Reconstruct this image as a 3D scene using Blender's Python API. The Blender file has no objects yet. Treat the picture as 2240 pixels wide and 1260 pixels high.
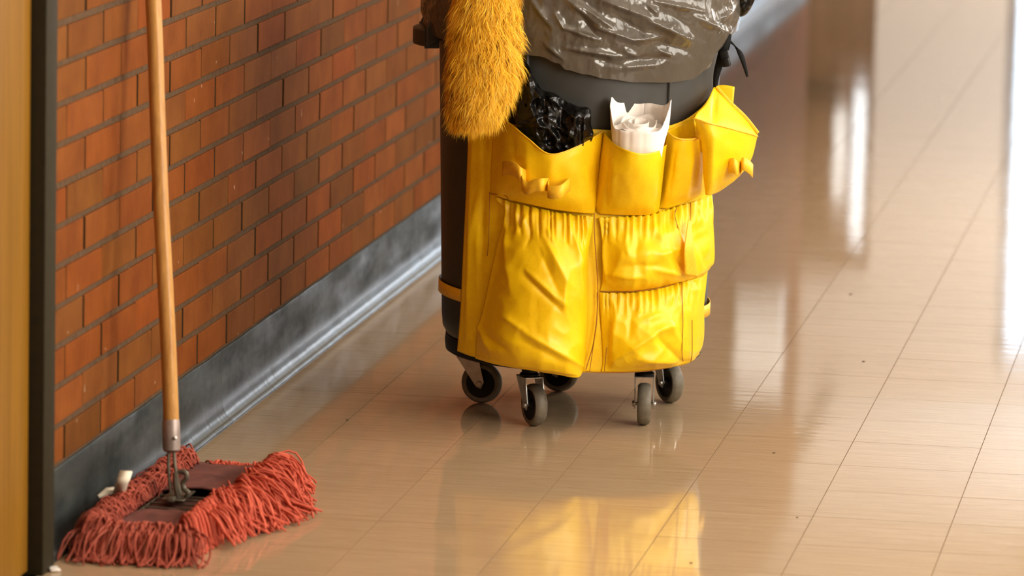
import bpy, bmesh, math, random
from math import sin, cos, pi, radians, sqrt, exp
from mathutils import Vector, Matrix, noise

random.seed(7)
scene = bpy.context.scene
COL = scene.collection

# ------------------------------------------------------------------ camera
FPX = 10322.27
PITCH, YAW, ROLL = radians(8.8712), radians(9.4366), radians(1.2794)
CAM = Vector((2.4826, 0.0, 2.0849))
_f = Vector((-sin(YAW) * cos(PITCH), cos(YAW) * cos(PITCH), -sin(PITCH)))
_r0 = Vector((cos(YAW), sin(YAW), 0))
_u0 = _r0.cross(_f)
RT = cos(ROLL) * _r0 + sin(ROLL) * _u0
UP = -sin(ROLL) * _r0 + cos(ROLL) * _u0
cam_data = bpy.data.cameras.new('camera')
cam = bpy.data.objects.new('camera', cam_data)
COL.objects.link(cam)
cam.matrix_world = Matrix(((RT.x, UP.x, -_f.x, CAM.x), (RT.y, UP.y, -_f.y, CAM.y),
                           (RT.z, UP.z, -_f.z, CAM.z), (0, 0, 0, 1)))
cam_data.sensor_fit = 'HORIZONTAL'
cam_data.sensor_width = 36
cam_data.lens = 36 * FPX / 2240
cam_data.clip_start = 0.1
cam_data.clip_end = 200
cam_data.dof.use_dof = True
cam_data.dof.focus_distance = 11.25
cam_data.dof.aperture_fstop = 3.8
scene.camera = cam

# ------------------------------------------------------------------ light
vs = scene.view_settings
vs.view_transform = 'Standard'
vs.look = 'None'
vs.gamma = 1
vs.use_curve_mapping = False
vs.exposure = 0.06
scene.cycles.max_bounces = 8
scene.cycles.caustics_reflective = False
scene.cycles.caustics_refractive = False

world = bpy.data.worlds.new('daylight')
scene.world = world
world.use_nodes = True
world.node_tree.nodes['Background'].inputs[0].default_value = (0.62, 0.78, 1.0, 1)
world.node_tree.nodes['Background'].inputs[1].default_value = 1.0

END_Y, BACK_Y, RIGHT_X, CEIL = 28.0, -4.0, 3.3, 2.85
WALL_END, LOBBY_X = 24.3, -3.2     # the brick wall stops here; a lobby opens to the left beyond it
GX0, GX1, GZ = .77, 3.24, 2.62

def area(name, loc, rot, sx, sy, power, color):
    d = bpy.data.lights.new(name, 'AREA')
    d.shape = 'RECTANGLE'
    d.size, d.size_y = sx, sy
    d.energy = power
    d.color = color
    o = bpy.data.objects.new(name, d)
    o.location = loc
    o.rotation_euler = rot
    COL.objects.link(o)
    return o

# daylight through the glazed end of the corridor and the right-hand windows
area('daylight_end', ((GX0 + GX1) / 2, END_Y + 0.10, GZ / 2), (radians(-90), 0, 0), GX1 - GX0, GZ, 56, (0.70, 0.86, 1.0))
for y, pw in ((8.6, 165), (11.4, 75)):
    area('daylight_side', (RIGHT_X + 0.16, y, 1.62), (0, radians(90), 0), 1.5, 2.2, pw, (1.0, 0.90, 0.75))
area('daylight_side', (RIGHT_X + 0.16, 15.0, 1.62), (0, radians(90), 0), 1.5, 2.2, 110, (1.0, 0.92, 0.80))
area('daylight_side', (RIGHT_X + 0.16, 26.2, 1.62), (0, radians(90), 0), 1.5, 2.2, 215, (0.96, 0.96, 1.0))

# ------------------------------------------------------------------ helpers
def link(o, parent=None):
    COL.objects.link(o)
    if parent is not None:
        o.parent = parent
    return o

ORG = {}
def org(o):
    while o is not None:
        if o.name in ORG:
            return ORG[o.name]
        o = o.parent
    return Vector((0, 0, 0))

def tag(o, label=None, cat=None, group=None, kind=None):
    if label: o['label'] = label
    if cat: o['category'] = cat
    if group: o['group'] = group
    if kind: o['kind'] = kind
    return o

def thing(name, loc, label=None, cat=None, group=None, kind=None):
    o = bpy.data.objects.new(name, None)
    o.empty_display_size = 0.1
    o.location = loc
    link(o)
    ORG[o.name] = Vector(loc)
    return tag(o, label, cat, group, kind)

def obj(name, verts, faces, mat, parent=None, smooth=True, loc=None):
    """verts in world space; a child keeps its thing's base as origin"""
    base = org(parent) if parent is not None else (Vector(loc) if loc is not None else Vector((0, 0, 0)))
    me = bpy.data.meshes.new(name)
    me.from_pydata([tuple(Vector(v) - base) for v in verts], [], faces)
    me.validate()
    if smooth:
        me.polygons.foreach_set('use_smooth', [True] * len(me.polygons))
    if mat is not None:
        me.materials.append(mat)
    me.update()
    o = bpy.data.objects.new(name, me)
    if parent is None and loc is not None:
        o.location = loc
        link(o)
        ORG[o.name] = Vector(loc)
    else:
        link(o, parent)
    return o

def solid(o, t, off=-1.0):
    m = o.modifiers.new('thickness', 'SOLIDIFY')
    m.thickness = t
    m.offset = off
    return o

def autosmooth(o, ang=40):
    me = o.data
    bm = bmesh.new(); bm.from_mesh(me)
    for e in bm.edges:
        if len(e.link_faces) == 2 and e.calc_face_angle(0) > radians(ang):
            e.smooth = False
    bm.to_mesh(me); bm.free()
    return o

class MB:
    """collects shapes in one vertex/face list (world space)"""
    def __init__(s):
        s.v, s.f = [], []
    def add(s, v, f):
        n = len(s.v)
        s.v += [Vector(p) for p in v]
        s.f += [[i + n for i in q] for q in f]
    def box(s, c, d, bev=0.0, M=None):
        bm = bmesh.new()
        bmesh.ops.create_cube(bm, size=1)
        for v in bm.verts:
            v.co = Vector((v.co.x * d[0], v.co.y * d[1], v.co.z * d[2]))
        if bev > 0:
            bmesh.ops.bevel(bm, geom=list(bm.edges), offset=bev, segments=2 if bev > .002 else 1, affect='EDGES', profile=0.5)
        bm.verts.index_update()
        c = Vector(c)
        s.add([c + ((M @ v.co) if M else v.co) for v in bm.verts], [[v.index for v in f.verts] for f in bm.faces])
        bm.free()
    def tube(s, pts, rad, n=8, cap=True, flat=1.0):
        pts = [Vector(p) for p in pts]
        rads = rad if isinstance(rad, (list, tuple)) else [rad] * len(pts)
        vs_, fs = [], []
        prev = None
        for i, p in enumerate(pts):
            a = pts[max(i - 1, 0)]; b = pts[min(i + 1, len(pts) - 1)]
            t = (b - a)
            if t.length < 1e-9: t = Vector((0, 0, 1))
            t.normalize()
            if prev is None:
                x = t.cross(Vector((0, 0, 1)) if abs(t.z) < .9 else Vector((1, 0, 0))).normalized()
            else:
                x = (prev - t * prev.dot(t)).normalized()
            prev = x
            y = t.cross(x)
            for k in range(n):
                a_ = 2 * pi * k / n
                vs_.append(p + (x * cos(a_) + y * sin(a_) * flat) * rads[i])
        for i in range(len(pts) - 1):
            for k in range(n):
                k2 = (k + 1) % n
                fs.append([i * n + k, i * n + k2, (i + 1) * n + k2, (i + 1) * n + k])
        if cap:
            fs.append(list(range(n))[::-1])
            fs.append([(len(pts) - 1) * n + k for k in range(n)])
        s.add(vs_, fs)
    def lathe(s, prof, c, axis=Vector((0, 0, 1)), n=48, closed=False):
        """prof: (radius, height along axis)"""
        axis = Vector(axis).normalized()
        x = axis.cross(Vector((0, 0, 1)) if abs(axis.z) < .9 else Vector((1, 0, 0))).normalized()
        y = axis.cross(x)
        c = Vector(c)
        vs_, fs = [], []
        m = len(prof)
        for (r, h) in prof:
            for k in range(n):
                a = 2 * pi * k / n
                vs_.append(c + axis * h + (x * cos(a) + y * sin(a)) * r)
        rng = range(m) if closed else range(m - 1)
        for i in rng:
            j = (i + 1) % m
            for k in range(n):
                k2 = (k + 1) % n
                fs.append([i * n + k, i * n + k2, j * n + k2, j * n + k])
        s.add(vs_, fs)
    def build(s, name, mat, parent=None, smooth=True, loc=None, sharp=40):
        o = obj(name, s.v, s.f, mat, parent, smooth, loc)
        if smooth and sharp: autosmooth(o, sharp)
        return o

# ------------------------------------------------------------------ pixel -> place
def ray(px, py):
    return (RT * ((px - 1120) / FPX) - UP * ((py - 630) / FPX) + _f)

def proj(w):
    d = Vector(w) - CAM
    z = d.dot(_f)
    return 1120 + FPX * d.dot(RT) / z, 630 - FPX * d.dot(UP) / z

def at_y(px, py, Y):
    d = ray(px, py)
    return CAM + d * ((Y - CAM.y) / d.y)

def at_z(px, py, Z=0.0):
    d = ray(px, py)
    return CAM + d * ((Z - CAM.z) / d.z)

def at_x(px, py, X):
    d = ray(px, py)
    return CAM + d * ((X - CAM.x) / d.x)

CX, CY = 0.757, 11.318          # axis of the bin
RB = 0.338                      # bin radius at mid height

def P(px, py, off=0.0, fwd=None):
    """a point on the ray through a pixel: on the bin's cylinder grown by off, or fwd metres before its axis"""
    if fwd is not None:
        return at_y(px, py, CY - fwd)
    d = ray(px, py)
    ox, oy = CAM.x - CX, CAM.y - CY
    a = d.x * d.x + d.y * d.y
    b = 2 * (ox * d.x + oy * d.y)
    R = RB + off
    c = ox * ox + oy * oy - R * R
    D = b * b - 4 * a * c
    t = (-b - sqrt(max(D, 0))) / (2 * a)
    return CAM + d * t

# ------------------------------------------------------------------ materials
def new_mat(name):
    m = bpy.data.materials.new(name)
    m.use_nodes = True
    nt = m.node_tree
    return m, nt, nt.nodes['Principled BSDF']

def N(nt, typ, **kw):
    n = nt.nodes.new(typ)
    for k, v in kw.items():
        setattr(n, k, v)
    return n

def ramp(nt, fac, stops):
    r = N(nt, 'ShaderNodeValToRGB')
    els = r.color_ramp.elements
    while len(els) < len(stops):
        els.new(0.5)
    for e, (p, c) in zip(els, stops):
        e.position = p
        e.color = (c[0], c[1], c[2], 1)
    nt.links.new(fac, r.inputs[0])
    return r.outputs[0]

def mixc(nt, fac, a, b, mode='MIX'):
    n = N(nt, 'ShaderNodeMix', data_type='RGBA', blend_type=mode)
    for sock, v in ((n.inputs[0], fac), (n.inputs[6], a), (n.inputs[7], b)):
        if hasattr(v, 'default_value') or hasattr(v, 'links'):
            nt.links.new(v, sock)
        elif isinstance(v, (int, float)):
            sock.default_value = v
        else:
            sock.default_value = (v[0], v[1], v[2], 1)
    return n.outputs[2]

def noise_tex(nt, vec, scale, detail=3, rough=.5, dist=0.0):
    n = N(nt, 'ShaderNodeTexNoise')
    n.inputs['Scale'].default_value = scale
    n.inputs['Detail'].default_value = detail
    n.inputs['Roughness'].default_value = rough
    n.inputs['Distortion'].default_value = dist
    if vec is not None:
        nt.links.new(vec, n.inputs['Vector'])
    return n.outputs['Fac']

def mapping(nt, vec, scale=(1, 1, 1), loc=(0, 0, 0)):
    n = N(nt, 'ShaderNodeMapping')
    n.inputs['Scale'].default_value = scale
    n.inputs['Location'].default_value = loc
    nt.links.new(vec, n.inputs['Vector'])
    return n.outputs[0]

def math_(nt, op, a, b=None):
    n = N(nt, 'ShaderNodeMath', operation=op)
    for i, v in enumerate((a, b)):
        if v is None: continue
        if isinstance(v, (int, float)): n.inputs[i].default_value = v
        else: nt.links.new(v, n.inputs[i])
    return n.outputs[0]

def bump(nt, bsdf, h, strength=.3, dist=.002):
    b = N(nt, 'ShaderNodeBump')
    b.inputs['Strength'].default_value = strength
    b.inputs['Distance'].default_value = dist
    nt.links.new(h, b.inputs['Height'])
    nt.links.new(b.outputs[0], bsdf.inputs['Normal'])

def simple(name, col, rough=.5, metal=0.0, var=.12, nscale=40, bumps=0.0, spec=.5, coat=0.0):
    m, nt, b = new_mat(name)
    tc = N(nt, 'ShaderNodeTexCoord')
    f = noise_tex(nt, tc.outputs['Object'], nscale, 4, .6)
    lo = [c * (1 - var) for c in col]; hi = [min(1, c * (1 + var)) for c in col]
    nt.links.new(ramp(nt, f, [(.3, lo), (.7, hi)]), b.inputs['Base Color'])
    b.inputs['Roughness'].default_value = rough
    b.inputs['Metallic'].default_value = metal
    b.inputs['Specular IOR Level'].default_value = spec
    b.inputs['Coat Weight'].default_value = coat
    if bumps:
        bump(nt, b, f, bumps, .003)
    return m

def island_random(nt):
    g = N(nt, 'ShaderNodeNewGeometry')
    o = N(nt, 'ShaderNodeObjectInfo')
    s = math_(nt, 'ADD', g.outputs['Random Per Island'], o.outputs['Random'])
    return math_(nt, 'FRACT', s), g, o

def brick_material():
    m, nt, b = new_mat('fired_brick')
    r, g, o = island_random(nt)
    pos = g.outputs['Position']
    base = ramp(nt, r, [(0, (0.230, 0.062, 0.008)), (.14, (0.184, 0.065, 0.010)), (.3, (0.243, 0.071, 0.012)),
                        (.46, (0.194, 0.068, 0.011)), (.6, (0.257, 0.064, 0.008)), (.74, (0.153, 0.055, 0.009)), (.88, (0.216, 0.074, 0.015)), (1, (0.211, 0.054, 0.007))])
    mott = noise_tex(nt, mapping(nt, pos, (9, 9, 9)), 1, 4, .6)
    c1 = mixc(nt, .60, base, ramp(nt, mott, [(.3, (.52, .40, .33)), (.7, (1.0, 1.0, 1.0))]), 'MULTIPLY')
    wire = noise_tex(nt, mapping(nt, pos, (160, 160, 14)), 1, 3, .6)
    c2 = mixc(nt, .25, c1, ramp(nt, wire, [(.3, (.45, .42, .40)), (.62, (1.0, 1.0, 1.0))]), 'MULTIPLY')
    spk = noise_tex(nt, mapping(nt, pos, (420, 420, 420)), 1, 2, .5)
    c3 = mixc(nt, ramp(nt, spk, [(.60, (0, 0, 0)), (.72, (.65, .65, .65))]), c2, (.07, .03, .02))
    drip = noise_tex(nt, mapping(nt, pos, (42, 42, 26)), 1, 2, .4)
    c4 = mixc(nt, ramp(nt, drip, [(.765, (0, 0, 0)), (.785, (.6, .6, .6))]), c3, (.55, .42, .30))
    nt.links.new(c4, b.inputs['Base Color'])
    b.inputs['Roughness'].default_value = .78
    b.inputs['Specular IOR Level'].default_value = .10
    bump(nt, b, wire, .2, .0012)
    return m

def tile_material():
    m, nt, b = new_mat('waxed_vinyl_tile')
    r, g, o = island_random(nt)
    pos = g.outputs['Position']
    off = N(nt, 'ShaderNodeCombineXYZ')
    nt.links.new(math_(nt, 'MULTIPLY', r, 37.0), off.inputs[0])
    nt.links.new(math_(nt, 'MULTIPLY', r, 53.0), off.inputs[2])
    va = N(nt, 'ShaderNodeVectorMath', operation='ADD')
    nt.links.new(pos, va.inputs[0]); nt.links.new(off.outputs[0], va.inputs[1])
    v = va.outputs[0]
    s1 = noise_tex(nt, mapping(nt, v, (5, 95, 1)), 1, 5, .65, .6)
    s2 = noise_tex(nt, mapping(nt, v, (16, 320, 1)), 1, 3, .6)
    base = ramp(nt, s1, [(.25, (.405, .286, .166)), (.5, (.480, .350, .215)), (.75, (.545, .408, .260))])
    c = mixc(nt, .28, base, ramp(nt, s2, [(.35, (.62, .56, .50)), (.65, (1.0, 1.0, 1.0))]), 'MULTIPLY')
    tone = ramp(nt, r, [(0, (.975, .97, .965)), (1, (1.0, 1.0, 1.0))])
    c = mixc(nt, 1.0, c, tone, 'MULTIPLY')
    sp = noise_tex(nt, mapping(nt, v, (60, 260, 1)), 1, 2, .5)
    c = mixc(nt, ramp(nt, sp, [(.70, (0, 0, 0)), (.76, (.5, .5, .5))]), c, (.20, .115, .06))
    nt.links.new(c, b.inputs['Base Color'])
    wear = noise_tex(nt, mapping(nt, pos, (2.2, 1.2, 1)), 1, 3, .6)
    rr = N(nt, 'ShaderNodeMapRange')
    rr.inputs[1].default_value = .3; rr.inputs[2].default_value = .7
    rr.inputs[3].default_value = .040; rr.inputs[4].default_value = .080
    nt.links.new(wear, rr.inputs[0])
    nt.links.new(rr.outputs[0], b.inputs['Roughness'])
    b.inputs['IOR'].default_value = 1.58
    wav = noise_tex(nt, mapping(nt, pos, (7, 22, 1)), 1, 2, .5)
    bump(nt, b, wav, .07, .0022)
    return m

def wood_material(name, c1, c2, sx, sz, rough, coat=0):
    m, nt, b = new_mat(name)
    tc = N(nt, 'ShaderNodeTexCoord')
    f = noise_tex(nt, mapping(nt, tc.outputs['Object'], (sx, sx, sz)), 1, 5, .6, 1.2)
    f2 = noise_tex(nt, mapping(nt, tc.outputs['Object'], (sx * 6, sx * 6, sz * 2)), 1, 3, .6)
    c = ramp(nt, f, [(.3, c1), (.7, c2)])
    c = mixc(nt, .35, c, ramp(nt, f2, [(.35, (.55, .5, .45)), (.6, (1, 1, 1))]), 'MULTIPLY')
    nt.links.new(c, b.inputs['Base Color'])
    b.inputs['Roughness'].default_value = rough
    b.inputs['Specular IOR Level'].default_value = .14
    b.inputs['Coat Weight'].default_value = coat
    bump(nt, b, f2, .1, .001)
    return m

def cove_material():
    m, nt, b = new_mat('dark_rubber_cove_base')
    g = N(nt, 'ShaderNodeNewGeometry')
    pos = g.outputs['Position']
    f = noise_tex(nt, mapping(nt, pos, (8, 5, 12)), 1, 4, .6)
    sc = noise_tex(nt, mapping(nt, pos, (8, 4, 13)), 1, 3, .55)
    c = ramp(nt, f, [(.3, (.018, .022, .021)), (.7, (.038, .044, .042))])
    nt.links.new(c, b.inputs['Base Color'])
    sx = N(nt, 'ShaderNodeSeparateXYZ'); nt.links.new(pos, sx.inputs[0])
    hz = N(nt, 'ShaderNodeMapRange'); hz.interpolation_type = 'SMOOTHSTEP'      # wax splashed on the cove, scuffed above
    hz.inputs[1].default_value = .035; hz.inputs[2].default_value = .075; hz.inputs[3].default_value = 0; hz.inputs[4].default_value = 1
    nt.links.new(sx.outputs[2], hz.inputs[0])
    rgh = ramp(nt, sc, [(.3, (.36, .36, .36)), (.7, (.62, .62, .62))])
    nt.links.new(mixc(nt, hz.outputs[0], (.24, .24, .24), rgh), b.inputs['Roughness'])
    spl = mixc(nt, hz.outputs[0], (.19, .19, .19), ramp(nt, f, [(.3, (.05, .05, .05)), (.7, (.26, .26, .26))]))
    nt.links.new(spl, b.inputs['Specular IOR Level'])
    w = noise_tex(nt, mapping(nt, pos, (4, 12, 7)), 1, 2, .5)
    w2 = noise_tex(nt, mapping(nt, pos, (3, 62, 10)), 1, 2, .5)
    hh = math_(nt, 'ADD', w, math_(nt, 'MULTIPLY', w2, .35))
    bump(nt, b, hh, .16, .006)
    return m

def fabric_material():
    m, nt, b = new_mat('yellow_coated_fabric')
    tc = N(nt, 'ShaderNodeTexCoord')
    f = noise_tex(nt, tc.outputs['Object'], 9, 4, .6)
    f2 = noise_tex(nt, tc.outputs['Object'], 160, 3, .6)
    c = ramp(nt, f, [(.3, (.86, .535, .003)), (.7, (.93, .63, .004))])
    c = mixc(nt, .18, c, ramp(nt, f2, [(.35, (.72, .62, .4)), (.65, (1, 1, 1))]), 'MULTIPLY')
    nt.links.new(c, b.inputs['Base Color'])
    b.inputs['Roughness'].default_value = .42
    b.inputs['Specular IOR Level'].default_value = .4
    b.inputs['Sheen Weight'].default_value = .0
    crease = N(nt, 'ShaderNodeTexNoise')
    crease.noise_type = 'RIDGED_MULTIFRACTAL'
    crease.inputs['Scale'].default_value = 7
    crease.inputs['Detail'].default_value = 3
    crease.inputs['Distortion'].default_value = .6
    nt.links.new(tc.outputs['Object'], crease.inputs['Vector'])
    bump(nt, b, crease.outputs['Fac'], .28, .006)
    return m

def plastic_film(name, col, rough, scale, strength, dist, trans=0.0, spec=.6):
    m, nt, b = new_mat(name)
    tc = N(nt, 'ShaderNodeTexCoord')
    cr = N(nt, 'ShaderNodeTexNoise')
    cr.noise_type = 'RIDGED_MULTIFRACTAL'
    cr.inputs['Scale'].default_value = scale
    cr.inputs['Detail'].default_value = 2
    cr.inputs['Distortion'].default_value = 1.2
    nt.links.new(mapping(nt, tc.outputs['Object'], (1, 1, 1.8)), cr.inputs['Vector'])
    f = noise_tex(nt, tc.outputs['Object'], 6, 3, .5)
    nt.links.new(ramp(nt, f, [(.3, [c * .8 for c in col]), (.7, [min(1, c * 1.15) for c in col])]), b.inputs['Base Color'])
    b.inputs['Roughness'].default_value = rough
    b.inputs['Specular IOR Level'].default_value = spec
    bump(nt, b, cr.outputs['Fac'], strength, dist)
    if trans:
        t = N(nt, 'ShaderNodeBsdfTransparent')
        t.inputs[0].default_value = (.55, .5, .44, 1)
        mx = N(nt, 'ShaderNodeMixShader')
        mx.inputs[0].default_value = trans
        nt.links.new(b.outputs[0], mx.inputs[1]); nt.links.new(t.outputs[0], mx.inputs[2])
        nt.links.new(mx.outputs[0], nt.nodes['Material Output'].inputs[0])
    return m

def strand_material(name, stops, rough=.8, zdir=None):
    m, nt, b = new_mat(name)
    r, g, o = island_random(nt)
    nt.links.new(ramp(nt, r, stops), b.inputs['Base Color'])
    b.inputs['Roughness'].default_value = rough
    b.inputs['Specular IOR Level'].default_value = .2
    return m

M_BRICK = brick_material()
M_MORTAR = simple('mortar', (.098, .060, .035), .95, spec=.08, var=.25, nscale=60, bumps=.4)
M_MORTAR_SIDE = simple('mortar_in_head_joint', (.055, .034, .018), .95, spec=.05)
M_TILE = tile_material()
M_SLAB = simple('tile_adhesive', (.24, .155, .085), .9, spec=.1)
M_DOOR = wood_material('honey_door_wood', (.190, .086, .006), (.245, .114, .009), 12, .9, .5)
M_DARKDOOR = wood_material('brown_door_wood', (.16, .085, .04), (.22, .12, .06), 10, .8, .4)
M_HANDLE = wood_material('mop_handle_wood', (.42, .20, .055), (.60, .33, .10), 26, 1.6, .42, .15)
M_FRAME = simple('dark_bronze_frame', (.020, .015, .005), .7, spec=.2)
M_COVE = cove_material()
M_PAINT = simple('cream_wall_paint', (.80, .72, .63), .6, var=.04)
M_CEIL = simple('white_ceiling', (.85, .82, .76), .8, var=.03)
M_ALU = simple('window_aluminium', (.55, .55, .55), .4, .6)
M_BOARD = simple('white_board', (.82, .83, .80), .4, var=.03)
M_MAT = simple('dark_rubber_strip', (.21, .145, .085), .30)
M_YEL = fabric_material()
M_YELTRIM = simple('yellow_webbing', (.90, .52, .02), .5, var=.10, nscale=120, bumps=.15)
M_STITCH = simple('soiled_stitching', (.33, .13, .008), .7)
M_BIN = simple('grey_bin_plastic', (.036, .036, .033), .42, var=.12, nscale=25)
M_LINER = plastic_film('grey_liner_film', (.085, .073, .058), .20, 5, .12, .02)
M_BLACKBAG = plastic_film('black_bag_film', (.0035, .0035, .0035), .20, 14, .7, .02, spec=.32)
M_BLACK = simple('black_plastic', (.007, .006, .006), .5, spec=.25)
M_STRAP = simple('black_webbing', (.006, .006, .006), .7, nscale=200, bumps=.2, spec=.15)
M_TIRE = simple('grey_caster_rubber', (.155, .135, .10), .55, var=.2, nscale=60)
M_ZINC = simple('zinc_plate', (.50, .48, .45), .35, .85, var=.2)
M_FERR = simple('worn_steel_ferrule', (.34, .28, .26), .45, .5, var=.3, nscale=30)
M_WIRE = simple('dull_steel_wire', (.15, .13, .095), .45, .6, var=.3)
M_CANVAS = simple('maroon_canvas', (.145, .045, .036), .85, var=.35, nscale=18, bumps=.3)
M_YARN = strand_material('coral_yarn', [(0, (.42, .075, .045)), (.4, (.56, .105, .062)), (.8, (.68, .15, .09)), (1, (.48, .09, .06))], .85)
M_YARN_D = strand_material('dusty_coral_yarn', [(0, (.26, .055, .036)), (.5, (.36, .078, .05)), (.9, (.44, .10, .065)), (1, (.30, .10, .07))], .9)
M_FUR = strand_material('golden_fleece', [(0, (.74, .36, .014)), (.4, (.88, .48, .024)), (.8, (.93, .58, .05)), (1, (.95, .68, .14))], .75)
M_FURCORE = simple('golden_fleece_core', (.52, .25, .015), .9)
M_PAPER = simple('white_paper', (.84, .80, .76), .8, var=.05, nscale=14, bumps=.12)
M_TAPE = simple('white_cotton_tape', (.86, .80, .66), .85, var=.08, nscale=90)
M_DIRT = simple('dark_crumb', (.09, .05, .03), .9)

# ------------------------------------------------------------------ room
BRICK_X = -0.030

# floor: slab + waxed tiles
sl = MB(); sl.box(((RIGHT_X - .15) / 2, (END_Y + BACK_Y) / 2, -.055), (RIGHT_X + .35, END_Y - BACK_Y + .2, .10))
sl.box((LOBBY_X / 2 - .16, (END_Y + WALL_END) / 2, -.055), (-LOBBY_X, END_Y - WALL_END + .2, .10))
floor = tag(sl.build('floor', M_SLAB, None, False), 'glossy waxed floor of tan streaked vinyl tiles', kind='structure')
T = 0.3048
def tile_mesh(w, l):
    m = MB()
    h, g, bv = .005, .00035, .0006
    x, y = w / 2 - g, l / 2 - g
    v = [(-x, -y, -h), (x, -y, -h), (x, y, -h), (-x, y, -h), (-x, -y, -bv), (x, -y, -bv), (x, y, -bv), (-x, y, -bv),
         (-x + bv, -y + bv, 0), (x - bv, -y + bv, 0), (x - bv, y - bv, 0), (-x + bv, y - bv, 0)]
    f = [[8, 9, 10, 11], [4, 5, 9, 8], [5, 6, 10, 9], [6, 7, 11, 10], [7, 4, 8, 11], [0, 1, 5, 4], [1, 2, 6, 5], [2, 3, 7, 6], [3, 0, 4, 7]]
    return v, f
TX0, TY0 = 1.1713, 13.2141
cells = []
kx0 = math.floor((LOBBY_X - TX0) / T)
for kx in range(kx0, 9):
    xa0, xb0 = TX0 + kx * T, TX0 + (kx + 1) * T
    xb0 = min(xb0, RIGHT_X)
    for ky in range(int((BACK_Y - TY0) / T), int((END_Y - TY0) / T) + 1):
        ya, yb = TY0 + ky * T, TY0 + (ky + 1) * T
        yb = min(yb, END_Y)
        xa, xb = (xa0, xb0) if ya > WALL_END else (max(xa0, -.004), xb0)
        if yb - ya < .01 or xb - xa < .01: continue
        cells.append((xa, xb, ya, yb))
def in_frame(pts, x0, x1, y0, y1):
    q = [proj(p) for p in pts]
    return max(a for a, _ in q) > x0 and min(a for a, _ in q) < x1 and max(b for _, b in q) > y0 and min(b for _, b in q) < y1
vis = [c for c in cells if c[2] > 5 and in_frame([(c[0], c[2], 0), (c[1], c[2], 0), (c[0], c[3], 0), (c[1], c[3], 0)], 0, 2240, 0, 1260)]
vis.sort(key=lambda c: c[2])
vis = vis[:296]
vset = set(vis)
meshes = {}
for c in vis:
    w, l = round(c[1] - c[0], 4), round(c[3] - c[2], 4)
    if (w, l) not in meshes:
        v, f = tile_mesh(w, l)
        me = bpy.data.meshes.new('floor_tile'); me.from_pydata(v, [], f); me.materials.append(M_TILE); me.materials.append(M_SLAB)
        me.polygons.foreach_set('material_index', [0] + [1] * (len(f) - 1))
        meshes[(w, l)] = me
    o = bpy.data.objects.new('floor_tile', meshes[(w, l)])
    o.location = ((c[0] + c[1]) / 2, (c[2] + c[3]) / 2, 0)
    o.rotation_euler = (random.uniform(-1, 1) * .0009, random.uniform(-1, 1) * .0009, 0)
    link(o, floor)
mb = MB()
for c in cells:
    if c in vset: continue
    v, f = tile_mesh(c[1] - c[0], c[3] - c[2])
    cx, cy = (c[0] + c[1]) / 2, (c[2] + c[3]) / 2
    ta, tb = random.uniform(-1, 1) * .0009, random.uniform(-1, 1) * .0009
    mb.add([(p[0] + cx, p[1] + cy, p[2] + p[0] * ta + p[1] * tb) for p in v], f)
o = tag(mb.build('floor_tile_field', M_TILE, floor, False), kind='stuff')
o.data.materials.append(M_SLAB)
o.data.polygons.foreach_set('material_index', [0 if i % 9 == 0 else 1 for i in range(len(o.data.polygons))])

# left wall: mortar bed, door opening, bricks
DOOR_A, DOOR_B, DOOR_H = 8.20, 9.127, 2.10
FR_B = 9.213
wl = MB()
wl.box((-.0945, (FR_B + WALL_END) / 2 - .0, CEIL / 2), (.12, WALL_END - FR_B, CEIL))
wl.box((-.10, (BACK_Y + DOOR_A - .086) / 2, CEIL / 2), (.12, DOOR_A - .086 - BACK_Y, CEIL))
wl.box((-.10, (DOOR_A + DOOR_B) / 2, (CEIL + DOOR_H + .086) / 2), (.12, FR_B - DOOR_A + .086, CEIL - DOOR_H - .086))
wall_left = tag(wl.build('wall_left', M_MORTAR, None, False), 'brick wall laid in half bond with recessed brown mortar', kind='structure')
CH, BL, J = 0.0843, 0.3008, 0.0140
ZK0, YB0 = 0.4729, 11.3948
bm_ = MB(); bm_.box((0, 0, 0), (.045, BL - .009, CH - J), .0026)
bme = bpy.data.meshes.new('brick'); bme.from_pydata([tuple(v) for v in bm_.v], [], bm_.f); bme.materials.append(M_BRICK); bme.materials.append(M_MORTAR_SIDE)
bme.update()
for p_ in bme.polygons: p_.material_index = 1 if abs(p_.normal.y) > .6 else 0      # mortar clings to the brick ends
bricks_near, bricks_far = [], []
for k in range(-4, 30):
    zc = ZK0 + k * CH
    if zc - CH / 2 < .165 or zc + CH / 2 > CEIL: continue
    off = 0.0 if k % 2 == 0 else .5
    for n in range(-52, 56):
        ya = YB0 + (n + off) * BL
        yb = ya + BL
        spans = []
        for (lo, hi) in ((FR_B, WALL_END), (BACK_Y, DOOR_A - .086)):
            a, b_ = max(ya, lo), min(yb, hi)
            if b_ - a > .03: spans.append((a, b_))
        if zc - CH / 2 > DOOR_H + .08: spans = [(max(ya, BACK_Y), min(yb, WALL_END))] if min(yb, WALL_END) - max(ya, BACK_Y) > .03 else []
        for (a, b_) in spans:
            pts = [(BRICK_X, y, z) for y in (a, b_) for z in (zc - CH / 2, zc + CH / 2)]
            ok = a > 7 and in_frame(pts, 95, 985, 0, 1060)
            (bricks_near if ok else bricks_far).append((a, b_, zc))
bricks_near.sort(key=lambda t: t[0])
bricks_far += bricks_near[298:]
bricks_near = bricks_near[:298]
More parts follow.
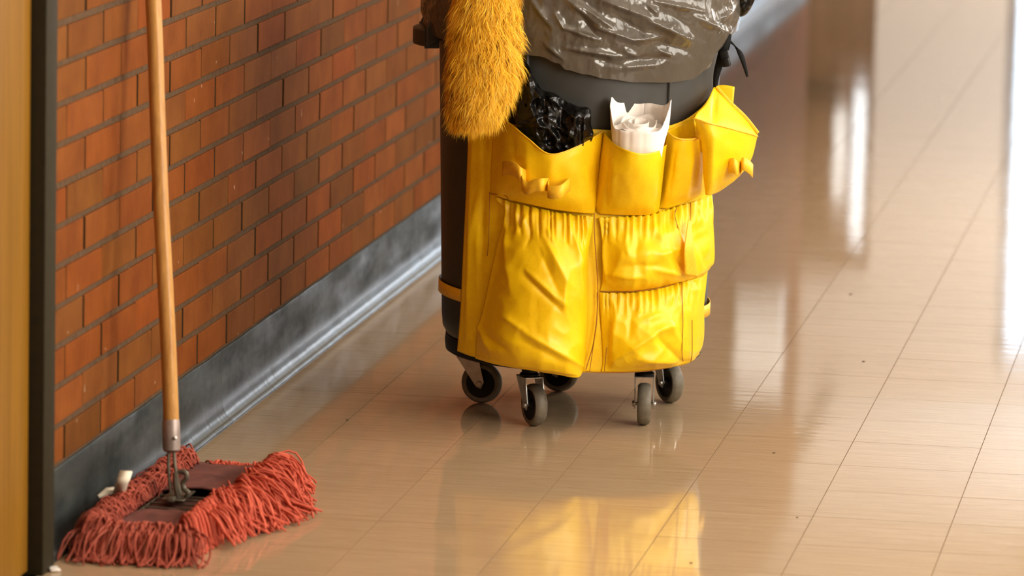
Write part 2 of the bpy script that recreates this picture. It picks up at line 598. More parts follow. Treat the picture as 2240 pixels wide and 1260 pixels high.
for (a, b_, zc) in bricks_near:
    o = bpy.data.objects.new('brick', bme)
    jx = random.uniform(-1, 1) * .0014
    o.location = (BRICK_X - .0225 + jx, (a + b_) / 2 + random.uniform(-1, 1) * .0012, zc + random.uniform(-1, 1) * .0010)
    o.scale = (1, (b_ - a - .009) / (BL - .009), 1)
    o.rotation_euler = (random.uniform(-1, 1) * .003, 0, random.uniform(-1, 1) * .004)
    link(o, wall_left)
mb = MB()
for (a, b_, zc) in bricks_far:
    x0, x1 = BRICK_X - .04, BRICK_X + random.uniform(-1, 1) * .001
    y0, y1, z0, z1 = a + .0045, b_ - .0045, zc - CH / 2 + J / 2, zc + CH / 2 - J / 2
    mb.add([(x0, y0, z0), (x0, y1, z0), (x0, y1, z1), (x0, y0, z1), (x1, y0, z0), (x1, y1, z0), (x1, y1, z1), (x1, y0, z1)],
           [[4, 5, 6, 7], [0, 1, 5, 4], [1, 2, 6, 5], [2, 3, 7, 6], [3, 0, 4, 7]])
o = tag(mb.build('brick_field', M_BRICK, wall_left, False), kind='stuff')
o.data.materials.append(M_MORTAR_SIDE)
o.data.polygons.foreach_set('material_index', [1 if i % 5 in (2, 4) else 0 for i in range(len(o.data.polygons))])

# cove base in sections
prof = [(-.036, .1756), (-.0335, .1762), (-.031, .1752), (-.0300, .170), (-.0296, .10), (-.0290, .06), (-.0272, .044), (-.0235, .030),
        (-.018, .020), (-.012, .0135), (-.007, .0100), (-.0024, .0070), (-.0008, .0035), (.0002, .0)]
base = thing('baseboard_left', (0, FR_B, 0), 'dark grey rubber cove base along the foot of the brick wall', kind='structure')
cuts = [FR_B, 10.89, 11.83, 13.43, 14.65, 15.87, 17.09, 18.31, 19.53, 20.75, 21.97, 23.19, WALL_END]
for a, b_ in zip(cuts[:-1], cuts[1:]):
    vv, ff = [], []
    ny = max(6, int((b_ - a) / .045))
    for i in range(ny + 1):
        y = a + .0012 + (b_ - a - .0024) * i / ny
        wob = noise.noise(Vector((y * 4.1, 3.3, 0)))
        wob2 = noise.noise(Vector((y * 13, 8.3, 0)))
        for (x, z) in prof:
            t = max(0, 1 - z / .07)
            vv.append((x + t * .0016 * wob + (.0012 * wob2 if .02 < z < .06 else 0), y, z + (.0022 * noise.noise(Vector((y * 6, 1, 5))) if z > .15 else 0)))
    m_ = len(prof)
    for i in range(ny):
        for j in range(m_ - 1):
            ff.append([i * m_ + j, i * m_ + j + 1, (i + 1) * m_ + j + 1, (i + 1) * m_ + j])
    o = obj('cove_base_section', vv, ff, M_COVE, base)

# door at the left edge
door = thing('door_1', (-.04, (DOOR_A + DOOR_B) / 2, 0), 'honey-coloured wooden door in a dark metal frame', kind='structure')
m = MB(); m.box((-.043, (DOOR_A + DOOR_B) / 2, DOOR_H / 2 + .004), (.044, DOOR_B - DOOR_A - .012, DOOR_H - .012), .002)
m.build('door_leaf', M_DOOR, door)
m = MB()
m.box((-.06, (DOOR_B + FR_B) / 2, (DOOR_H + .086) / 2), (.14, FR_B - DOOR_B, DOOR_H + .086), .003)
m.box((-.06, DOOR_A - .043, (DOOR_H + .086) / 2), (.14, .086, DOOR_H + .086), .003)
m.box((-.06, (DOOR_A + DOOR_B) / 2, DOOR_H + .043), (.14, DOOR_B - DOOR_A, .086), .003)
m.build('door_frame', M_FRAME, door)
m = MB()
m.lathe([(0, .0), (.026, .0), (.026, .008), (.011, .012), (.011, .045), (0, .045)], (-.021, 8.29, 1.0), (1, 0, 0), 20)
m.tube([(.022, 8.29, 1.0), (.026, 8.31, 1.0), (.026, 8.40, 1.0)], .009, 10)
m.build('lever_handle', M_ZINC, door)

# right wall with windows, ceiling, ends
WIN = [(8.6, 2.2), (11.4, 2.2), (15.0, 2.2), (26.2, 2.2)]
WZ0, WZ1 = .87, 2.37
mb = MB()
edges = [BACK_Y] + sum([[y - l / 2, y + l / 2] for y, l in WIN], []) + [END_Y]
for a, b_ in zip(edges[0::2], edges[1::2]):
    mb.box((RIGHT_X + .06, (a + b_) / 2, CEIL / 2), (.12, b_ - a, CEIL))
for y, l in WIN:
    mb.box((RIGHT_X + .06, y, WZ0 / 2), (.12, l, WZ0))
    mb.box((RIGHT_X + .06, y, (WZ1 + CEIL) / 2), (.12, l, CEIL - WZ1))
tag(mb.build('wall_right', M_PAINT, None, False), 'cream painted wall with large windows', kind='structure')
for i, (y, l) in enumerate(WIN):
    w = MB()
    for yy in (y - l / 2 + .025, y, y + l / 2 - .025):
        w.box((RIGHT_X + .07, yy, (WZ0 + WZ1) / 2), (.06, .05, WZ1 - WZ0), .003)
    for zz in (WZ0 + .025, WZ1 - .025):
        w.box((RIGHT_X + .07, y, zz), (.06, l, .05), .003)
    tag(w.build('window_%d' % (i + 1), M_ALU, None), 'aluminium window frame in the right wall', kind='structure')
mb = MB(); mb.box(((RIGHT_X - .15) / 2, (END_Y + BACK_Y) / 2, CEIL + .05), (RIGHT_X + .35, END_Y - BACK_Y + .2, .10))
mb.box((LOBBY_X / 2 - .16, (END_Y + WALL_END) / 2, CEIL + .05), (-LOBBY_X, END_Y - WALL_END + .2, .10))
tag(mb.build('ceiling', M_CEIL, None, False), 'white ceiling', kind='structure')
mb = MB(); mb.box(((RIGHT_X - .15) / 2, BACK_Y - .06, CEIL / 2), (RIGHT_X + .35, .12, CEIL))
tag(mb.build('wall_back', M_PAINT, None, False), 'cream wall behind the camera', kind='structure')
mb = MB()
mb.box((LOBBY_X - .06, (WALL_END + END_Y) / 2, CEIL / 2), (.12, END_Y - WALL_END, CEIL))
mb.box((LOBBY_X / 2 - .10, WALL_END - .06, CEIL / 2), (-LOBBY_X - .12, .12, CEIL))
tag(mb.build('wall_lobby', M_PAINT, None, False), 'cream walls of the lobby beyond the brick wall', kind='structure')
DX0, DX1, DZ = -1.30, -.01, 2.15      # wooden doors in the end wall
mb = MB()
yw = END_Y + .03
mb.box(((LOBBY_X + DX0) / 2 - .06, yw, CEIL / 2), (DX0 - LOBBY_X + .12, .06, CEIL))
mb.box(((DX1 + GX0) / 2, yw, CEIL / 2), (GX0 - DX1, .06, CEIL))
mb.box(((DX0 + DX1) / 2, yw, (DZ + CEIL) / 2), (DX1 - DX0, .06, CEIL - DZ))
mb.box(((GX1 + RIGHT_X + .12) / 2, yw, CEIL / 2), (RIGHT_X + .12 - GX1, .06, CEIL))
mb.box(((GX0 + GX1) / 2, yw, (GZ + CEIL) / 2), (GX1 - GX0, .06, CEIL - GZ))
tag(mb.build('wall_end', M_PAINT, None, False), 'cream end wall of the corridor', kind='structure')
w = MB()
for xx in (GX0 + .03, (GX0 + GX1) / 2, GX1 - .03):
    w.box((xx, END_Y + .03, GZ / 2), (.06, .06, GZ), .003)
for zz in (.05, GZ - .03):
    w.box(((GX0 + GX1) / 2, END_Y + .03, zz), (GX1 - GX0, .06, .08), .003)
tag(w.build('door_2', M_ALU, None), 'glazed double doors at the far end', kind='structure')

# ceiling lights (warm fluorescent panels)
def emit(name, col, s):
    m, nt, b = new_mat(name)
    b.inputs['Base Color'].default_value = (.8, .8, .8, 1)
    b.inputs['Emission Color'].default_value = (*col, 1)
    b.inputs['Emission Strength'].default_value = s
    return m
M_TUBE = emit('warm_diffuser', (1.0, .80, .52), 2.3)
M_LITE = emit('daylit_pane', (.86, .95, 1.0), 1.5)
M_LITE3 = emit('lamp_diffuser', (1.0, .96, .86), .9)
M_LITE2 = emit('dim_daylit_pane', (1.0, .98, .90), .8)
# wooden lobby doors with narrow daylit panes, seen mirrored in the floor
d3 = thing('door_3', ((DX0 + DX1) / 2, END_Y, 0), 'brown wooden lobby doors with narrow daylit panes', kind='structure')
m = MB(); m.box(((DX0 + DX1) / 2, END_Y + .03, DZ / 2), (DX1 - DX0, .05, DZ), .003); m.build('door_leaf', M_DARKDOOR, d3)
m = MB(); m.box(((DX0 + DX1) / 2 - .08, END_Y - .03, 1.06), (DX1 - DX0 - .25, .06, .09), .004); m.build('push_bar', M_FRAME, d3)
for xa, za, zb, mt in ((-.088, 1.05, 1.95, M_LITE), (-.200, 1.16, 1.72, M_LITE2)):
    m = MB(); m.box((xa, END_Y + .002, (za + zb) / 2), (.080, .008, zb - za), .001); m.build('pane', mt, d3)
# lit box lamp on the far brick wall, seen mirrored in the floor
w5 = thing('wall_light', (BRICK_X, 21.4, 1.27), 'pale lit box lamp on the far brick wall, mirrored in the floor beside the cart', 'wall light')
m = MB()
for za, zb in ((1.30, 1.34), (1.38, 1.72)): m.box((.09, 21.4, (za + zb) / 2), (.20, .16, zb - za), .006)
m.build('diffuser', M_LITE3, w5)
m = MB(); m.box((BRICK_X + .010, 21.4, 1.51), (.02, .20, .52), .003)
for z in (1.27, 1.36, 1.745): m.box((.08, 21.4, z), (.23, .18, .03), .003)
m.build('housing', M_ALU, w5)
ORD = ('first', 'second', 'third', 'fourth', 'fifth', 'sixth', 'seventh', 'eighth')
for i, y in enumerate((2.5, 6.0, 9.5, 13.0, 16.5, 20.0, 23.5, 26.5)):
    t = thing('ceiling_light', (1.65, y, CEIL), 'warm fluorescent ceiling panel, %s along the corridor from the camera' % ORD[i], 'ceiling light', 'ceiling lights along the corridor')
    m = MB(); m.box((1.65, y, CEIL - .03), (.64, 1.24, .06), .004); m.build('housing', M_CEIL, t)
    m = MB(); m.box((1.65, y, CEIL - .062), (.58, 1.18, .008), .001); m.build('diffuser', M_TUBE, t)

# ------------------------------------------------------------------ cloth nets
def catmull(p, t):
    """p: list of Vectors (any dim) sampled at t in 0..1"""
    n = len(p) - 1
    x = min(max(t, 0), 1) * n
    i = min(int(x), n - 1)
    u = x - i
    p1, p2 = p[i], p[i + 1]
    p0 = p[i - 1] if i > 0 else p1 * 2 - p2
    p3 = p[i + 2] if i + 2 <= n else p2 * 2 - p1
    return .5 * ((2 * p1) + (p2 - p0) * u + (2 * p0 - 5 * p1 + 4 * p2 - p3) * u * u + (3 * p1 - p0 - 3 * p2 + p3) * u ** 3)

def fold_h(folds, px, py):
    h = 0
    for (x0, y0, x1, y1, w, a) in folds:
        dx, dy = x1 - x0, y1 - y0
        L2 = dx * dx + dy * dy
        t = ((px - x0) * dx + (py - y0) * dy) / L2
        tc = min(max(t, 0), 1)
        d2 = (px - x0 - tc * dx) ** 2 + (py - y0 - tc * dy) ** 2
        if d2 > 9 * w * w: continue
        taper = .35 + .65 * sin(pi * min(max(tc * .9 + .05, 0), 1))
        h += a * taper * 1.35 * exp(-sqrt(d2 + .06 * w * w) / w * 1.35)
    return h

def crumple(px, py, s, seed):
    v = Vector((px / s, py / s * .8, seed))
    a = 1 - abs(noise.noise(v)) * 2
    b = 1 - abs(noise.noise(v * 2.1 + Vector((5, 2, 1)))) * 2
    return a * .65 + b * .35 - .4

def net(name, rows, mat, parent, nu=60, nv=50, folds=(), crum=0.0, cs=60, seed=1.0, thick=.0016, extra=None):
    """rows: control rows of (px,py,off) or (px,py,None,fwd); px and py are kept to place folds"""
    R_ = []
    for r in rows:
        rr = []
        for q in r:
            w = P(q[0], q[1], fwd=q[3]) if len(q) == 4 else P(*q)
            rr.append((w, Vector((q[0], q[1], 0))))
        R_.append(rr)
    pos, pix = [], []
    for j in range(nv + 1):
        v = j / nv
        cw, cp = [], []
        for i in range(len(R_[0])):
            cw.append(catmull([r[i][0] for r in R_], v)); cp.append(catmull([r[i][1] for r in R_], v))
        for i in range(nu + 1):
            u = i / nu
            pos.append(catmull(cw, u)); pix.append(catmull(cp, u))
    W = nu + 1
    out = []
    for j in range(nv + 1):
        for i in range(W):
            a = pos[j * W + max(i - 1, 0)]; b = pos[j * W + min(i + 1, nu)]
            c = pos[max(j - 1, 0) * W + i]; d = pos[min(j + 1, nv) * W + i]
            n = (b - a).cross(c - d)
            n = n.normalized() if n.length > 1e-12 else Vector((0, -1, 0))
            if n.dot(CAM - pos[j * W + i]) < 0: n = -n
            px, py = pix[j * W + i].x, pix[j * W + i].y
            u, v = i / nu, j / nv
            edge = min(1, min(u, 1 - u) * 9, min(v, 1 - v) * 9 + .15)
            h = fold_h(folds, px, py) + (crum * crumple(px, py, cs, seed) * edge if crum else 0)
            if extra: h += extra(u, v, px, py)
            out.append(pos[j * W + i] + n * h)
    faces = [[j * W + i, (j + 1) * W + i, (j + 1) * W + i + 1, j * W + i + 1] for j in range(nv) for i in range(nu)]
    o = obj(name, out, faces, mat, parent)
    if thick: solid(o, thick)
    return o

def ribbon(name, pts, up, width, mat, parent, thick=.0015, n=6):
    """flat band along pts, its width running along up"""
    pts = [Vector(p) for p in pts]
    upv = up if isinstance(up, list) else [Vector(up)] * len(pts)
    V, F = [], []
    m = (len(pts) - 1) * n
    for i in range(m + 1):
        p = catmull(pts, i / m); u = catmull(upv, i / m)
        w = width if not isinstance(width, list) else catmull([Vector((x, 0, 0)) for x in width], i / m).x
        V += [p - u * w / 2, p + u * w / 2]
    for i in range(m):
        F.append([2 * i, 2 * i + 1, 2 * i + 3, 2 * i + 2])
    o = obj(name, V, F, mat, parent)
    solid(o, thick, 0)
    return o

def pillow(name, outline, ctr, dist, half, mat, parent=None, loc=None, rings=26, per=7, crum=.012, cs=45, seed=3.0, folds=()):
    """closed crumpled body: outline in px at fwd distance dist, swelling half metres to either side"""
    n = len(outline)
    o2 = [Vector((x, y, 0)) for x, y in outline]
    o2.append(o2[0])
    rim = []
    for i in range(n * per):
        t = i / (n * per) * n
        k = int(t); u = t - k
        p0, p1, p2, p3 = o2[(k - 1) % n], o2[k % n], o2[(k + 1) % n], o2[(k + 2) % n]
        rim.append(.5 * ((2 * p1) + (p2 - p0) * u + (2 * p0 - 5 * p1 + 4 * p2 - p3) * u * u + (3 * p1 - p0 - 3 * p2 + p3) * u ** 3))
    c = Vector((ctr[0], ctr[1], 0))
    V, F = [], []
    m = len(rim)
    for side in (1, -1):
        for r in range(rings):
            s = r / (rings - 1)
            s = 1 - (1 - s) ** 1.6
            for q in rim:
                p = c + (q - c) * s
                dpt = half * sqrt(max(0, 1 - s ** 2.4))
                h = crum * crumple(p.x + 91 * (side < 0), p.y, cs, seed) * (1 if s < .999 else .3) + (fold_h(folds, p.x, p.y) if side > 0 else 0)
                if s > .999 and side < 0: h = 0
                V.append(P(p.x, p.y, fwd=dist + side * (dpt + h)))
    for sd in (0, 1):
        b0 = sd * rings * m
        for r in range(rings - 1):
            for k in range(m):
                k2 = (k + 1) % m
                q = [b0 + r * m + k, b0 + r * m + k2, b0 + (r + 1) * m + k2, b0 + (r + 1) * m + k]
                F.append(q if sd == 0 else q[::-1])
    for k in range(m):
        k2 = (k + 1) % m
        a, b_ = (rings - 1) * m, rings * m + (rings - 1) * m
        F.append([a + k, a + k2, b_ + k2, b_ + k])
    return obj(name, V, F, mat, parent, loc=loc)

# ------------------------------------------------------------------ dolly
dolly = thing('wheeled_dolly', (CX, CY, 0), 'round black dolly on five grey casters under the bin', 'dolly')
m = MB()
m.lathe([(0, .150), (.27, .150), (.285, .145), (.306, .145), (.314, .150), (.316, .170), (.314, .188), (.306, .190), (.302, .182), (0, .181)], (CX, CY, 0), n=72)
m.build('platform', M_BLACK, dolly)
def caster(cx, cy, axle, trail):
    ax = Vector((axle[0], axle[1], 0)).normalized()
    ro = Vector((trail[0], trail[1], 0)).normalized()
    c = Vector((cx, cy, .0515))
    st = c - ro * .034
    m = MB()
    m.lathe([(0, .146), (.030, .146), (.030, .137), (.019, .132), (.019, .126), (.024, .122), (.024, .113), (0, .113)], (st.x, st.y, 0), n=24)
    root = m.build('caster', M_BLACK, dolly)
    f = MB()
    tv = ax
    for s in (-1, 1):
        o_ = s * .0225
        pr = [st - ro * .026 + Vector((0, 0, .066)), st + ro * .030 + Vector((0, 0, .066)), c + ro * .011 + Vector((0, 0, .004)),
              c + ro * .004 - Vector((0, 0, .012)), c - ro * .008 - Vector((0, 0, .008))]
        pr = [p if i > 1 else Vector((p.x, p.y, .116)) for i, p in enumerate(pr)]
        a = [p + tv * (o_ - .0013) for p in pr]; b_ = [p + tv * (o_ + .0013) for p in pr]
        k = len(pr)
        f.add(a + b_, [list(range(k)), list(range(k, 2 * k))[::-1]] + [[i, (i + 1) % k, (i + 1) % k + k, i + k] for i in range(k)])
    M = Matrix((ro, tv, Vector((0, 0, 1)))).transposed()
    f.box(st + ro * .002 + Vector((0, 0, .1155 - .0515)), (.056, .0476, .003), .0006, M)
    f.build('fork', M_ZINC, root, sharp=30)
    t = MB()
    pr = [(.0365, -.0135), (.045, -.0155), (.0495, -.011), (.0512, -.004), (.0512, .004), (.0495, .011), (.045, .0155), (.0365, .0135)]
    t.lathe(pr, c, ax, 40)
    t.build('tire', M_TIRE, root)
    h = MB()
    h.lathe([(0, -.015), (.012, -.015), (.014, -.011), (.033, -.011), (.037, -.0138), (.037, .0138), (.033, .011), (.014, .011), (.012, .015), (0, .015)], c, ax, 32)
    h.build('hub', M_BLACK, root)
    b = MB()
    b.lathe([(0, -.029), (.006, -.029), (.0075, -.0265), (.0075, -.0235), (.004, -.023), (.004, .023), (.0075, .0235), (.0075, .0265), (.006, .029), (0, .029)], c, ax, 12)
    b.build('axle_bolt', M_ZINC, root)
caster(.528, 11.337, (-.10, -1), (1, -.10))
caster(.704, 11.069, (-.84, -.54), (.54, -.84))
caster(.959, 11.157, (-.99, -.16), (.16, -.99))
caster(.978, 11.475, (-.80, -.60), (.60, -.80))
caster(.687, 11.552, (-.22, -1), (1, -.22))

# ------------------------------------------------------------------ bin
bin_ = thing('trash_bin', (CX, CY, .181), 'large grey round trash bin standing on the dolly', 'trash bin')
m = MB()
m.lathe([(0, .183), (.292, .183), (.312, .190), (.322, .208), (.325, .24), (.344, .93), (.348, 1.03), (.340, 1.03), (.338, .93), (.316, .24), (.30, .21), (0, .205)], (CX, CY, 0), n=96)
m.build('body', M_BIN, bin_)
m = MB()
m.lathe([(.345, 1.015), (.366, 1.015), (.372, 1.022), (.374, 1.042), (.368, 1.056), (.352, 1.060), (.340, 1.052), (.340, 1.015)], (CX, CY, 0), n=96, closed=True)
m.build('rim', M_BIN, bin_)
def cyl(th, r, z):
    """th: angle from the side facing the camera, positive to the right"""
    return Vector((CX + r * sin(th - YAW * .9), CY - r * cos(th - YAW * .9), z))
for th in (-.07, .98, -2.2, 2.4):
    m = MB()
    m.tube([cyl(th, .329, .30), cyl(th, .344, .86), cyl(th, .347, .97)], .006, 8)
    m.build('rib', M_BIN, bin_)
for th0 in (radians(-66), radians(152)):
    m = MB()
    n = 10
    for (r0, r1, z0, z1, a0, a1) in ((.362, .392, .900, .942, -.20, .20),):
        V, F = [], []
        for i in range(n + 1):
            a = th0 + a0 + (a1 - a0) * i / n
            rr = .018 * cos((i / n - .5) * pi)
            V += [cyl(a, r0 + rr, z0), cyl(a, r1 + rr, z0), cyl(a, r1 + rr, z1), cyl(a, r0 + rr, z1)]
        for i in range(n):
            for k in range(4):
                F.append([4 * i + k, 4 * i + (k + 1) % 4, 4 * i + 4 + (k + 1) % 4, 4 * i + 4 + k])
        F += [[0, 1, 2, 3], [4 * n + k for k in (3, 2, 1, 0)]]
        m.add(V, F)
    for s in (-1, 1):
        a = th0 + s * .20; b_ = a + s * .025
        lo = [cyl(a, .335, .925), cyl(a, .394, .900), cyl(a, .394, .944), cyl(a, .372, 1.0), cyl(a, .335, 1.0)]
        hi = [cyl(b_, .335, .925), cyl(b_, .394, .900), cyl(b_, .394, .944), cyl(b_, .372, 1.0), cyl(b_, .335, 1.0)]
        k = 5
        m.add(lo + hi, [list(range(k))[::-1], list(range(k, 2 * k))] + [[i, (i + 1) % k, (i + 1) % k + k, i + k] for i in range(k)])
    bmh = m.build('handle', M_BIN, bin_)
    md = bmh.modifiers.new('round', 'BEVEL'); md.width = .004; md.segments = 2; md.limit_method = 'ANGLE'

# ------------------------------------------------------------------ liner
liner_edge = [(1150, 118), (1185, 122), (1222, 137), (1240, 152), (1280, 162), (1326, 172), (1391, 180), (1465, 180), (1507, 174), (1546, 146)]
le = []
for (x, y) in liner_edge:
    w = P(x, y, .020)
    a = math.atan2(w.x - CX, -(w.y - CY)) + YAW * .9
    le.append((a, w.z))
le = [(-pi, .90), (-1.6, .90), (-1.1, .93)] + le + [(1.25, .90), (1.6, .95), (pi, .90)]
def edge_z(a):
    for (a0, z0), (a1, z1) in zip(le[:-1], le[1:]):
        if a0 <= a <= a1:
            t = (a - a0) / max(a1 - a0, 1e-6)
            t = t * t * (3 - 2 * t)
            return z0 + (z1 - z0) * t
    return .9
LF = []
for (x0, y0, x1, y1, w, a) in [(440, 0, 730, 230, 34, .012), (520, 20, 870, 270, 26, .009), (760, 0, 1190, 160, 42, .016), (1180, 190, 1580, 380, 46, .018),
                               (1250, 10, 1690, 105, 30, .010), (1600, 150, 1890, 300, 40, .014), (720, 260, 1050, 375, 28, .011), (1040, 375, 1290, 350, 34, .010),
                               (400, 260, 740, 375, 28, .010), (420, 450, 940, 535, 30, .011), (940, 470, 1090, 530, 30, .009), (800, 650, 1300, 610, 34, .008),
                               (330, 130, 400, 260, 26, .009), (1200, 60, 1270, 140, 26, .009), (1350, 250, 1460, 220, 16, .005), (1840, 180, 1960, 100, 30, .010),
                               (1730, 640, 1940, 290, 22, .008), (1290, 470, 1420, 530, 26, .008), (680, 545, 900, 600, 40, -.009), (1000, 560, 1400, 545, 40, -.008),
                               (900, 160, 1180, 320, 50, -.010), (560, 130, 700, 330, 40, -.008), (1300, 400, 1560, 470, 46, -.010), (1400, 140, 1600, 260, 60, -.008),
                               (120, 20, 300, 260, 36, .010), (240, 420, 400, 560, 30, .008)]:
    k = 4.308
    LF.append((1140 + x0 / k, y0 / k, 1140 + x1 / k, y1 / k, w / k * 1.15, a * 1.25))
V, F = [], []
NR = 76
ANG = [-1.25 + 2.75 * i / 430 for i in range(430)] + [1.5 + (2 * pi - 2.75) * i / 90 for i in range(90)]
NA = len(ANG)
prof_in = 8
for i in range(NA):
    a = ANG[i] if ANG[i] <= pi else ANG[i] - 2 * pi
    ez = edge_z(a)
    for j in range(NR + prof_in):
        if j < NR:
            t = j / (NR - 1)                       # 0 at hem, 1 at rim top
            z = ez + (1.075 - ez) * t
            s = min(max((z - .80) / .20, 0), 1)
            r = .353 + .030 * s * s * (3 - 2 * s)
            if z > 1.047: r -= ((z - 1.047) / .028) ** 2 * .016
        else:
            t = (j - NR + 1) / prof_in
            r = .366 - .045 * min(1, t * 3)
            z = 1.075 - .38 * t * t
        p = cyl(a, r, z)
        if j < NR:
            px, py = proj(p)
            front = p.y < CY + .1
            h = fold_h(LF, px, py) if front else 0
            h += .0060 * crumple(a * 330 + z * 420, z * 760 - a * 260, 70, 4.4) + .0022 * crumple(a * 330 + z * 300, z * 700 - a * 200, 24, 9.1)
            h *= min(1, .35 + 2.5 * t)
            p = p + (p - Vector((CX, CY, p.z))).normalized() * max(h + .004, -.004)
        V.append(p)
MM = NR + prof_in
for i in range(NA):
    i2 = (i + 1) % NA
    for j in range(MM - 1):
        F.append([i * MM + j, i2 * MM + j, i2 * MM + j + 1, i * MM + j + 1])
liner = obj('bin_liner', V, F, M_LINER, loc=(CX, CY, .95))
tag(liner, 'crumpled grey plastic liner folded over the rim of the bin', 'trash bag')

# ------------------------------------------------------------------ caddy bag
bag = thing('caddy_bag', (CX, CY - .34, .19), 'yellow vinyl caddy bag with many pockets strapped around the bin', 'caddy bag')
net('back_panel', [
    [(1026, 262, .012), (1070, 262, .012), (1180, 280, .012), (1300, 283, .010), (1400, 286, .010), (1480, 270, .012), (1530, 240, .010), (1558, 205, .004)],
    [(1020, 420, .012), (1068, 425, .012), (1180, 440, .010), (1300, 440, .010), (1400, 440, .010), (1480, 435, .010), (1530, 425, .010), (1558, 410, .004)],
    [(1013, 560, .012), (1060, 565, .012), (1180, 580, .010), (1300, 590, .010), (1400, 585, .010), (1480, 570, .010), (1525, 560, .010), (1552, 550, .006)],
    [(1007, 680, .012), (1055, 690, .012), (1170, 700, .012), (1295, 710, .012), (1390, 705, .012), (1470, 695, .012), (1515, 685, .012), (1540, 670, .008)],
    [(1000, 768, .012), (1046, 783, .014), (1168, 803, .016), (1285, 815, .018), (1380, 813, .018), (1460, 804, .018), (1505, 795, .016), (1530, 775, .010)]],
    M_YEL, bag, 90, 60,
    folds=[(1062, 300, 1046, 750, 7, -.008), (1035, 300, 1022, 740, 8, .007), (1050, 420, 1032, 520, 8, .006), (1075, 300, 1072, 440, 5, -.005), (1046, 500, 1048, 700, 6, .005)],
    crum=.004, cs=70, seed=2.0)

# upper pockets
pk1 = net('pocket', [
    [(1079, 252, .012), (1112, 268, .05), (1155, 303, .09), (1203, 337, .105), (1262, 321, .080), (1320, 288, .020)],
    [(1075, 345, .014), (1105, 355, .055), (1150, 375, .085), (1205, 388, .095), (1265, 380, .075), (1312, 372, .022)],
    [(1073, 400, .014), (1103, 408, .045), (1150, 420, .065), (1205, 430, .072), (1264, 434, .060), (1306, 432, .020)],
    [(1072, 424, .012), (1103, 434, .024), (1142, 443, .028), (1212, 458, .034), (1264, 465, .030), (1300, 468, .014)]],
    M_YEL, bag, 60, 44, folds=[(1150, 310, 1165, 430, 12, .004), (1300, 330, 1296, 450, 8, .004), (1120, 300, 1130, 400, 14, -.004), (1205, 345, 1215, 440, 16, .004)],
    crum=.0035, cs=60, seed=5)
net('pocket', [
    [(1320, 289, .018), (1340, 312, .080), (1370, 328, .135), (1405, 336, .148), (1440, 330, .132), (1459, 316, .070)],
    [(1309, 372, .022), (1328, 376, .085), (1365, 381, .125), (1402, 384, .135), (1432, 383, .112), (1451, 378, .050)],
    [(1303, 440, .018), (1322, 443, .050), (1358, 446, .075), (1400, 447, .080), (1427, 447, .065), (1444, 444, .025)],
    [(1304, 462, .012), (1316, 468, .020), (1355, 470, .026), (1400, 471, .026), (1426, 469, .022), (1441, 465, .012)]],
    M_YEL, bag, 44, 40, folds=[(1332, 300, 1325, 450, 6, -.006), (1345, 330, 1338, 430, 7, .004), (1440, 340, 1432, 440, 10, .004)], crum=.003, cs=55, seed=6)
net('pocket', [
    [(1459, 288, .035), (1472, 298, .070), (1487, 304, .085), (1505, 305, .090), (1525, 303, .080), (1538, 298, .060)],
    [(1453, 360, .030), (1468, 364, .060), (1487, 367, .075), (1507, 367, .078), (1525, 363, .065), (1537, 358, .045)],
    [(1446, 420, .022), (1463, 425, .045), (1484, 424, .055), (1506, 417, .055), (1524, 410, .045), (1535, 405, .030)],
    [(1442, 456, .012), (1460, 456, .022), (1480, 450, .026), (1502, 441, .026), (1520, 433, .022), (1534, 424, .016)]],
    M_YEL, bag, 34, 40, folds=[(1515, 330, 1500, 430, 7, .007), (1480, 310, 1462, 430, 8, -.004), (1530, 330, 1525, 400, 6, .004)], crum=.003, cs=50, seed=7)
pk4 = net('pocket', [
    [(1518, 259, None, .305), (1545, 268, None, .325), (1580, 276, None, .300), (1612, 285, None, .255), (1642, 293, None, .190), (1657, 298, None, .135)],
    [(1534, 310, None, .290), (1552, 322, None, .315), (1580, 330, None, .295), (1608, 338, None, .245), (1632, 345, None, .185), (1645, 345, None, .140)],
    [(1538, 375, None, .275), (1550, 384, None, .295), (1570, 390, None, .275), (1592, 392, None, .225), (1612, 388, None, .175), (1624, 378, None, .140)],
    [(1543, 426, None, .250), (1549, 427, None, .255), (1557, 426, None, .240), (1566, 423, None, .200), (1576, 418, None, .165), (1590, 408, None, .135)]],
    M_YEL, bag, 44, 44, folds=[(1560, 285, 1556, 400, 8, .006), (1580, 300, 1570, 410, 9, -.004)], crum=.003, cs=60, seed=8)
net('pocket_back', [
    [(1563, 188, None, .095), (1595, 222, None, .105), (1630, 256, None, .110), (1658, 291, None, .122)],
    [(1545, 225, None, .190), (1580, 252, None, .180), (1620, 275, None, .150), (1655, 296, None, .126)],
    [(1519, 262, None, .260), (1550, 290, None, .240), (1595, 305, None, .190), (1640, 310, None, .135)],
    [(1530, 330, None, .235), (1550, 340, None, .215), (1590, 345, None, .180), (1628, 350, None, .135)]], M_YEL, bag, 30, 30, folds=[(1567, 200, 1563, 265, 5, -.010)])
net('corner_tab', [
    [(1564, 187, None, .080), (1586, 186, None, .078), (1607, 190, None, .075)],
    [(1570, 215, None, .082), (1588, 214, None, .080), (1605, 216, None, .077)],
    [(1575, 240, None, .084), (1590, 241, None, .082), (1603, 242, None, .079)]], M_YEL, bag, 8, 8, thick=.003)
net('pocket_side', [
    [(1459, 287, .030), (1490, 272, .014), (1520, 257, .050)],
    [(1460, 320, .030), (1490, 310, .014), (1522, 300, .050)]], M_YEL, bag, 12, 8)
net('divider', [[(1519, 262, .06), (1526, 270, .08), (1530, 278, .095)], [(1519, 300, .06), (1525, 303, .08), (1530, 306, .092)]], M_YELTRIM, bag, 8, 8)

